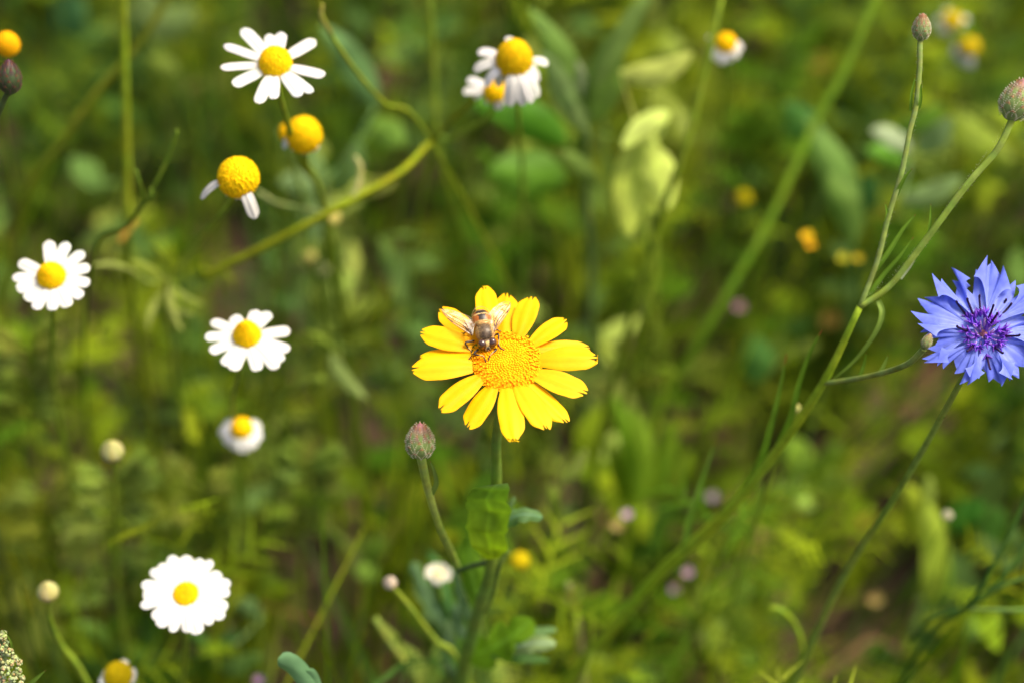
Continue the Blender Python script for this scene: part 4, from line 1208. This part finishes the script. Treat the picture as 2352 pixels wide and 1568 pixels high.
# broken dry twigs on the ground
for lb, pts, c in (('long reddish dry twig lying right of the full white daisy', [(560, 1375, .80), (640, 1400, .80), (740, 1430, .81)], (.20, .09, .045)),
                   ('short reddish dry twig lying above the full white daisy', [(160, 1125, .84), (215, 1160, .84), (300, 1215, .845)], (.20, .10, .06)),
                   ('pale straw twig lying at the bottom right', [(1880, 1560, .80), (1950, 1500, .80), (2010, 1465, .80), (2070, 1500, .80)], (.42, .26, .12)),
                   ('dry orange twig in the shade at the far left', [(275, 555, .70), (300, 520, .70), (312, 505, .70)], (.55, .34, .06))):
    P = [U(*p) for p in pts]; loc = P[0].copy()
    mb = MB(); mb.tube(catmull(P, 6), pxm(11, .8) * .5, jit(c, .1), 7)
    o = build(mb, 'dry_twig', M_litter, None, loc); o['label'] = lb; o['category'] = 'twig'; o['group'] = 'dry twigs among the plants'

def weed(name, label, root, leaves, cat='plant', group=None, stemc=None, sw=12, stem=None):
    """root (px,py,t): where the leaves gather; leaves: (x0,y0,x1,y1,wpx,t,colour[,bend])"""
    pts = stem or [root, (root[0] + ru(-15, 15), root[1] + 90, root[2] + .03)]
    P = path(pts); loc = P[-1].copy()
    T = thing(name, label, cat, loc, group)
    stem_part(T, loc, P, pxm(sw, root[2]) * .4, pxm(sw, root[2]) * .6, stemc or MG)
    for lf in leaves:
        x0, y0, x1, y1, wd, t, c = lf[:7]
        bend = lf[7] if len(lf) > 7 else .15
        a = U(x0, y0, t); b = U(x1, y1, t - .01); Ln = (b - a).length
        nrm = Vector((ru(-.25, .25), -.6 + ru(-.2, .2), .75)).normalized()
        sdv = (b - a).cross(nrm).normalized()
        ct = a.lerp(b, .5) + nrm * Ln * .12 + sdv * Ln * bend
        mb = MB()
        def cf(s, u, c=c):
            f = (1.25 if abs(u) < .1 else 1) * (.92 + .16 * s)
            return (c[0] * f, c[1] * f, c[2] * f)
        blade(mb, a, ct, b, nrm, pxm(wd, t), lambda s: prof_leaf(s, .15), cf, 14, 8, cup=-.3, wave=.15, ph=ru(0, 6))
        build(mb, 'leaf', M_leaf, T, loc)
        if (a - P[0]).length > .012:
            stem_part(T, loc, [a, a.lerp(P[0], .5) - Vector((0, 0, .004)), P[0]], pxm(5, t) * .5, pxm(6, t) * .5, c, 'leaf_stalk', n=6)
    return T
WG = 'blurred weeds behind the flowers'
weed('broad_leaf_weed', 'tall blue-green broad-leaved weed right of the top centre daisies', (1340, 300, .71), [
    (1335, 290, 1215, 20, 70, .71, (.11, .20, .030)), (1350, 280, 1395, 80, 90, .71, (.12, .21, .030)), (1370, 200, 1500, -30, 50, .70, (.15, .24, .05), -.05),
    (1300, 330, 1085, 235, 90, .73, (.075, .22, .010)), (1310, 270, 1240, 120, 50, .70, (.17, .26, .08)), (1345, 300, 1260, 200, 60, .71, (.16, .24, .07)),
    (1330, 240, 1325, 140, 28, .71, (.32, .38, .20)), (1300, 420, 1120, 400, 110, .76, (.085, .20, .012)), (1370, 430, 1290, 350, 40, .72, (.14, .22, .04))],
    sw=22, stemc=(.13, .20, .06), stem=[(1345, 290, .71), (1345, 400, .73), (1350, 520, .75), (1355, 600, .78)], group=WG)
weed('pale_leaf_weed', 'weed with large pale yellow-green leaves right of centre top', (1490, 330, .70), [
    (1425, 165, 1590, 120, 60, .70, (.50, .56, .12), .28), (1500, 300, 1445, 545, 92, .71, (.42, .50, .07)), (1480, 330, 1535, 480, 80, .70, (.48, .58, .10), -.1),
    (1540, 260, 1430, 340, 52, .70, (.46, .56, .12)), (1470, 400, 1405, 520, 60, .72, (.30, .36, .03)), (1500, 200, 1590, 330, 90, .74, (.17, .22, .02)), (1450, 560, 1500, 440, 40, .72, (.40, .48, .08))],
    sw=14, stemc=(.25, .30, .04), group=WG)
weed('grey_leaf_weed', 'weed with silvery grey-green leaves between the two right hand bud stems', (2090, 360, .76), [
    (2090, 350, 2000, 300, 48, .76, (.34, .42, .24)), (2100, 350, 2185, 270, 60, .77, (.17, .26, .10)), (2070, 460, 2210, 405, 52, .74, (.20, .30, .10)), (2080, 380, 1990, 345, 50, .78, (.10, .25, .02)),
    (2190, 260, 2330, 370, 80, .80, (.20, .28, .02)), (2060, 300, 2170, 240, 50, .78, (.12, .24, .02))], group=WG, sw=10)
weed('green_weed', 'broad green weed leaning behind the yellow specks at the right', (1960, 570, .78), [
    (1960, 560, 1850, 270, 80, .78, (.13, .24, .045)), (1960, 550, 1900, 400, 70, .77, (.15, .26, .045)), (1955, 500, 2000, 400, 60, .80, (.05, .14, .03)), (1870, 350, 1800, 240, 80, .8, (.06, .17, .03))], group=WG)
weed('green_weed', 'bright green grassy tuft right below the marigold', (1460, 1150, .78), [
    (1460, 1150, 1400, 900, 55, .78, (.13, .25, .008)), (1470, 1150, 1450, 930, 55, .77, (.16, .27, .012)), (1480, 1150, 1540, 960, 60, .78, (.13, .22, .008)), (1490, 1150, 1590, 1030, 40, .78, (.17, .25, .012)),
    (1440, 1160, 1390, 1010, 50, .79, (.14, .22, .006))], group=WG)
weed('pale_leaf_weed', 'single pale oval leaf on its stalk right of the marigold stem', (1290, 1110, .70), [(1285, 1105, 1345, 1030, 34, .70, (.36, .42, .09)), (1270, 1180, 1260, 1110, 30, .72, (.26, .34, .05))], group=WG, sw=8)
weed('rosette_weed', 'light green rosette of rounded leaves at the lower right', (1870, 1120, .82), [
    (1860, 1130, 1850, 1170, 50, .80, (.26, .40, .06)), (1870, 1110, 1950, 1090, 70, .82, (.24, .36, .05)), (1860, 1100, 1800, 1010, 80, .82, (.14, .24, .02)), (1870, 1110, 1920, 1010, 60, .82, (.13, .22, .02)), (1850, 1120, 1780, 1120, 60, .83, (.20, .30, .04))], group=WG)
weed('rosette_weed', 'round leaved light green clump at the bottom right of centre', (1670, 1400, .80), [
    (1670, 1400, 1710, 1330, 60, .78, (.25, .38, .07)), (1680, 1410, 1600, 1360, 70, .80, (.16, .26, .02)), (1670, 1410, 1740, 1430, 70, .8, (.18, .28, .03)), (1660, 1420, 1640, 1500, 70, .8, (.22, .32, .04)), (1700, 1450, 1720, 1530, 60, .8, (.13, .24, .02)),
    (1650, 1400, 1560, 1440, 60, .81, (.17, .24, .02))], group=WG)
weed('pale_leaf_weed', 'weed with an upright pale lime leaf at the lower right', (2130, 1380, .76), [
    (2130, 1385, 2130, 1150, 66, .75, (.30, .40, .035)), (2120, 1250, 2080, 1110, 60, .76, (.26, .33, .02)), (2140, 1400, 2160, 1240, 50, .76, (.13, .24, .02)), (2160, 1200, 2260, 1150, 70, .77, (.06, .20, .02)), (2120, 1180, 2130, 1090, 34, .75, (.28, .36, .06)), (2250, 1260, 2290, 1160, 60, .78, (.09, .22, .03))], group=WG)
weed('feathery_weed', 'pale feathery leaf tuft left of the cone-centred daisy', (385, 640, .68), [
    (380, 650, 300, 600, 16, .68, (.28, .34, .05)), (385, 640, 450, 560, 16, .68, (.22, .28, .03)), (390, 650, 420, 760, 18, .68, (.32, .36, .08)), (400, 660, 470, 700, 18, .68, (.28, .34, .06)), (380, 660, 340, 760, 16, .69, (.28, .32, .06)),
    (390, 640, 350, 560, 18, .68, (.20, .26, .02)), (300, 620, 215, 610, 14, .67, (.30, .36, .08)), (390, 700, 450, 720, 12, .68, (.34, .38, .1))], group=WG, sw=16, stemc=(.2, .24, .03))
weed('feathery_weed', 'pale feathery leaves hanging right of the cone-centred daisy', (790, 800, .70), [
    (760, 810, 845, 915, 34, .70, (.24, .32, .08)), (790, 800, 850, 800, 16, .7, (.22, .30, .06)), (780, 790, 840, 720, 18, .71, (.2, .28, .04)), (770, 810, 700, 760, 18, .71, (.2, .28, .03)), (780, 820, 760, 900, 18, .71, (.22, .28, .04))], group=WG)
weed('green_weed', 'large soft blue-green leaves behind the bare chamomile heads', (740, 420, .74), [
    (740, 420, 640, 300, 60, .74, (.15, .24, .07)), (860, 250, 735, 60, 70, .76, (.10, .20, .06)), (760, 430, 830, 330, 60, .75, (.13, .22, .06)), (750, 440, 640, 420, 60, .76, (.16, .25, .09)), (870, 270, 930, 330, 70, .78, (.13, .24, .03)), (740, 450, 720, 560, 60, .78, (.12, .2, .06))], group=WG)
weed('green_weed', 'soft pale green leaves in the top left corner behind the slanting stem', (340, 60, .86), [
    (340, 90, 320, -20, 110, .86, (.20, .27, .08)), (340, 60, 450, 20, 80, .86, (.15, .22, .06)), (120, 60, 180, -10, 100, .88, (.06, .15, .05)), (400, 200, 340, 130, 60, .84, (.16, .22, .03))], group=WG)
weed('green_weed', 'mid green leaves low between the white bud and the lower left daisy', (640, 1100, .78), [
    (640, 1110, 600, 1040, 40, .78, (.18, .27, .03)), (650, 1110, 760, 1150, 44, .78, (.17, .26, .015)), (640, 1120, 520, 1190, 50, .79, (.14, .24, .05)), (500, 930, 420, 900, 70, .80, (.17, .27, .05)), (820, 1260, 890, 1240, 50, .78, (.16, .26, .03)), (830, 1280, 860, 1330, 50, .78, (.14, .24, .03))], group=WG)
weed('green_weed', 'leafy green shoots round the foot of the full white daisy', (480, 1500, .72), [
    (480, 1500, 420, 1440, 30, .72, (.08, .18, .03)), (480, 1500, 540, 1440, 34, .72, (.10, .20, .05)), (600, 1420, 520, 1370, 40, .74, (.14, .24, .08)), (350, 1560, 300, 1500, 40, .74, (.10, .2, .02)), (250, 1480, 170, 1430, 44, .74, (.12, .22, .03)), (500, 1530, 600, 1500, 50, .74, (.11, .2, .04)), (560, 1300, 640, 1340, 50, .76, (.13, .22, .015))], group=WG)
weed('pale_leaf_weed', 'pale forked leaf at the bottom edge left of the marigold foot', (960, 1560, .68), [
    (965, 1600, 930, 1480, 46, .68, (.26, .34, .06)), (975, 1590, 1000, 1480, 40, .68, (.22, .32, .05)), (950, 1590, 880, 1430, 26, .68, (.24, .32, .05))], group=WG)
weed('green_weed', 'blurred oval green leaf in the shade right of the marigold petals', (1735, 860, .80), [(1735, 880, 1725, 770, 80, .80, (.08, .20, .035)), (1800, 760, 1870, 730, 50, .84, (.09, .18, .03)), (1820, 800, 1880, 790, 34, .8, (.28, .34, .06))], group=WG)

def feathery_plant(label, pts, side, c, sw=9):
    P = path(pts); loc = P[-1].copy()
    T = thing('chamomile_shoot', label, 'plant', loc, 'feathery chamomile shoots')
    t = pts[0][2]
    stem_part(T, loc, P, pxm(sw, t) * .4, pxm(sw, t) * .7, c)
    Q = catmull([U(*p) for p in pts], 8)
    for i in range(1, len(Q), 2):
        for sg in (-1, 1):
            d = Vector((sg * ru(.5, 1), ru(-.4, .3), ru(.3, .9))).normalized()
            feather_leaf(T, loc, Q[i], Q[i] + d * ru(.010, .024) * side, jit(mixc(c, PALE, ru(0, .5)), .2), .005)
feathery_plant('feathery shoot branching between the two lower left cream buds', [(262, 1090, .70), (268, 1180, .71), (262, 1290, .73), (285, 1400, .75)], 1.0, (.20, .30, .03))
feathery_plant('feathery yellow-green shoot above the full white daisy', [(455, 1110, .73), (470, 1190, .74), (480, 1280, .76)], 1.1, (.22, .30, .02))
feathery_plant('feathery shoot at the far left under the short-petalled daisy', [(60, 800, .70), (66, 880, .71), (75, 980, .73)], 1.0, (.20, .27, .02))
feathery_plant('feathery shoot in the gap left of the hairy bud', [(700, 1060, .72), (705, 1130, .73), (690, 1230, .75)], 1.0, (.19, .29, .02))
feathery_plant('feathery yellowish shoot at the left edge above the lower cream bud', [(95, 1130, .74), (110, 1200, .75), (120, 1280, .77)], 1.1, (.26, .29, .02))

# ------------------------------------------------------------------ small coloured blossoms far behind
def tiny(label, c, r, pc_, name='pink_blossom', group='tiny pink blossoms in the undergrowth', k=5):
    pc = tuple(v * .82 for v in pc_); px, py, t = c; C = U(px, py, t); rm = pxm(r * .82, t)
    P = to_ground([C, U(px + 4, py + 40, t + .03), U(px + 8, py + 110, t + .07)])
    loc = P[-1].copy()
    T = thing(name, label, 'flower', loc, group)
    stem_part(T, loc, P, .0005, .0007, MG)
    for i in range(k):
        a = i * 2 * math.pi / k
        d = Vector((math.cos(a), math.sin(a) * .7 - .25, .45)).normalized()
        mb = MB()
        blade(mb, C, C + d * rm * .6 + Vector((0, 0, rm * .25)), C + d * rm * 1.1, Vector((0, -.5, .8)), rm * 1.0, prof_daisy, jit(pc, .1), 6, 4, cup=.2)
        build(mb, 'petal', M_white, T, loc)
PK = (.50, .27, .42)
tiny('faint pink blossom under the broad-leaved weed', (1275, 406, .80), 15, (.34, .20, .22))
tiny('mauve blossom behind the thick dark leaning stem', (1698, 708, .80), 18, (.36, .20, .24))
tiny('bright pink blossom low on the right of the marigold leaf', (1440, 1182, .72), 15, (.66, .42, .58))
tiny('pale lilac blossom beside the long diagonal bud stem', (1635, 1142, .78), 17, (.42, .34, .40))
tiny('lilac blossom near the bottom, upper of two close together', (1580, 1316, .74), 15, (.50, .32, .44))
tiny('lilac blossom near the bottom, lower of two close together', (1549, 1355, .75), 15, (.42, .28, .36))
tiny('lilac blossom cut by the bottom edge left of centre', (596, 1562, .70), 15, (.36, .20, .40))
tiny('yellow blossom hanging in the shade left of the bud plant', (1853, 545, .72), 18, (.80, .55, .01), 'yellow_blossom', 'small blurred yellow blossoms')
tiny('second yellow blossom just below the hanging one', (1862, 566, .72), 14, (.85, .48, .01), 'yellow_blossom', 'small blurred yellow blossoms')
tiny('greenish yellow tubular blossom lying sideways left of the bud plant', (1935, 596, .74), 17, (.50, .48, .02), 'yellow_blossom', 'small blurred yellow blossoms', 4)
tiny('golden tip of the sideways tubular blossom', (1970, 596, .74), 14, (.62, .48, .02), 'yellow_blossom', 'small blurred yellow blossoms', 4)
tiny('tan seed head beside the pink blossom', (1418, 1210, .73), 18, (.50, .38, .14), 'dry_tuft', 'tan dry tufts in the undergrowth')
tiny('tan seed head at the lower right near dry leaves', (1990, 1200, .86), 24, (.40, .26, .03), 'dry_tuft', 'tan dry tufts in the undergrowth')
tiny('pinkish tan seed head above the lower right rosette', (2010, 1380, .80), 20, (.50, .38, .12), 'dry_tuft', 'tan dry tufts in the undergrowth')
tiny('brown-orange seed head below the yellow blossoms', (1905, 740, .86), 28, (.32, .20, .03), 'dry_tuft', 'tan dry tufts in the undergrowth')
tiny('orange blossom faint at the right behind the stems', (2030, 500, .88), 22, (.30, .20, .01), 'yellow_blossom', 'small blurred yellow blossoms')
tiny('faint orange blossom at the upper right of the leaning stem', (1880, 150, .92), 30, (.24, .17, .01), 'yellow_blossom', 'small blurred yellow blossoms')
# seed spikes right of the button flower
def seed_spike():
    P = path([(1305, 1340, .68), (1318, 1400, .69), (1330, 1460, .70)]); loc = P[-1].copy()
    T = thing('seed_spike', 'pale spiky seed stalk with reddish specks right of the yellow button flower', 'plant', loc)
    stem_part(T, loc, P, .001, .0015, (.24, .22, .08))
    for (x, y, c) in ((1300, 1345, PALE), (1322, 1338, PALE), (1310, 1362, (.5, .25, .12)), (1290, 1372, PALE), (1340, 1365, PALE), (1312, 1392, PALE), (1335, 1385, STRAW), (1345, 1350, PALE)):
        b = U(1315, y + 15, .685); e = U(x, y - 8, .68)
        mb = MB(); blade(mb, b, b.lerp(e, .5) + Vector((0, -.001, .001)), e, Vector((0, -.7, .7)), pxm(13, .68), prof_leaf, jit(c, .1), 8, 4)
        build(mb, 'spikelet', M_leaf, T, loc)
seed_spike()

# ------------------------------------------------------------------ sharp things at the bottom edge
def goosefoot():
    P = to_ground([U(8, 1452, .535), U(6, 1520, .545), U(0, 1600, .56)]); loc = P[-1].copy()
    T = thing('goosefoot', 'pale green knobbly seed cluster in the bottom left corner', 'plant', loc)
    stem_part(T, loc, P, .001, .0016, (.2, .26, .09))
    rnd = random.Random(3)
    for (x, y, r) in ((6, 1462, 11), (14, 1478, 10), (2, 1488, 12), (22, 1497, 12), (34, 1512, 10), (8, 1512, 13), (22, 1524, 13), (44, 1520, 9), (40, 1540, 12), (12, 1540, 14), (30, 1556, 13), (50, 1556, 9), (4, 1562, 13), (48, 1572, 10), (20, 1576, 14)):
        C = U(x, y, .535 + rnd.uniform(-.003, .003)); rm = pxm(r, .535)
        mb = MB()
        for k in range(22):
            u = Vector((rnd.gauss(0, 1), rnd.gauss(0, 1), rnd.gauss(0, 1))).normalized()
            q = rm * rnd.uniform(.22, .36)
            cc = jit(random.Random(k + x).choice([(.36, .42, .18), (.30, .38, .14), (.42, .46, .24), (.42, .30, .14)]), .1)
            mb.ball(C + u * rm * .68, (q, q, q), cc, None, 8, 5)
        build(mb, 'seed_cluster', M_bract, T, loc)
    narrow_leaf(T, loc, [(58, 1580, .535), (80, 1560, .533), (105, 1538, .531)], 12, (.14, .24, .03))
    narrow_leaf(T, loc, [(30, 1500, .536), (24, 1470, .534), (4, 1442, .533)], 7, (.12, .2, .02))
goosefoot()
def corner_leaf():
    P = to_ground([U(700, 1575, .555), U(720, 1640, .57), U(735, 1720, .59)]); loc = P[-1].copy()
    T = thing('blue_green_leaf_weed', 'rounded blue-green leaf poking up at the bottom edge left of centre', 'plant', loc)
    stem_part(T, loc, P, .0012, .0018, (.12, .2, .06))
    for (a, b, c, wd) in (((715, 1610, .557), (700, 1530, .552), (638, 1512, .550), 50), ((735, 1600, .558), (725, 1555, .555), (706, 1538, .553), 26)):
        mb = MB(); A, B, Cc = U(*a), U(*b), U(*c)
        blade(mb, A, B, Cc, Vector((0, -.8, .5)), pxm(wd, .555), lambda s: (.6 + .4 * math.sin(s * 2)) if s < .8 else max(.05, .95 * math.sqrt(max(0, 1 - ((s - .8) / .2) ** 2))), (.13, .26, .12), 20, 8, cup=-.4, wave=.1)
        build(mb, 'leaf', M_leaf, T, loc)
corner_leaf()
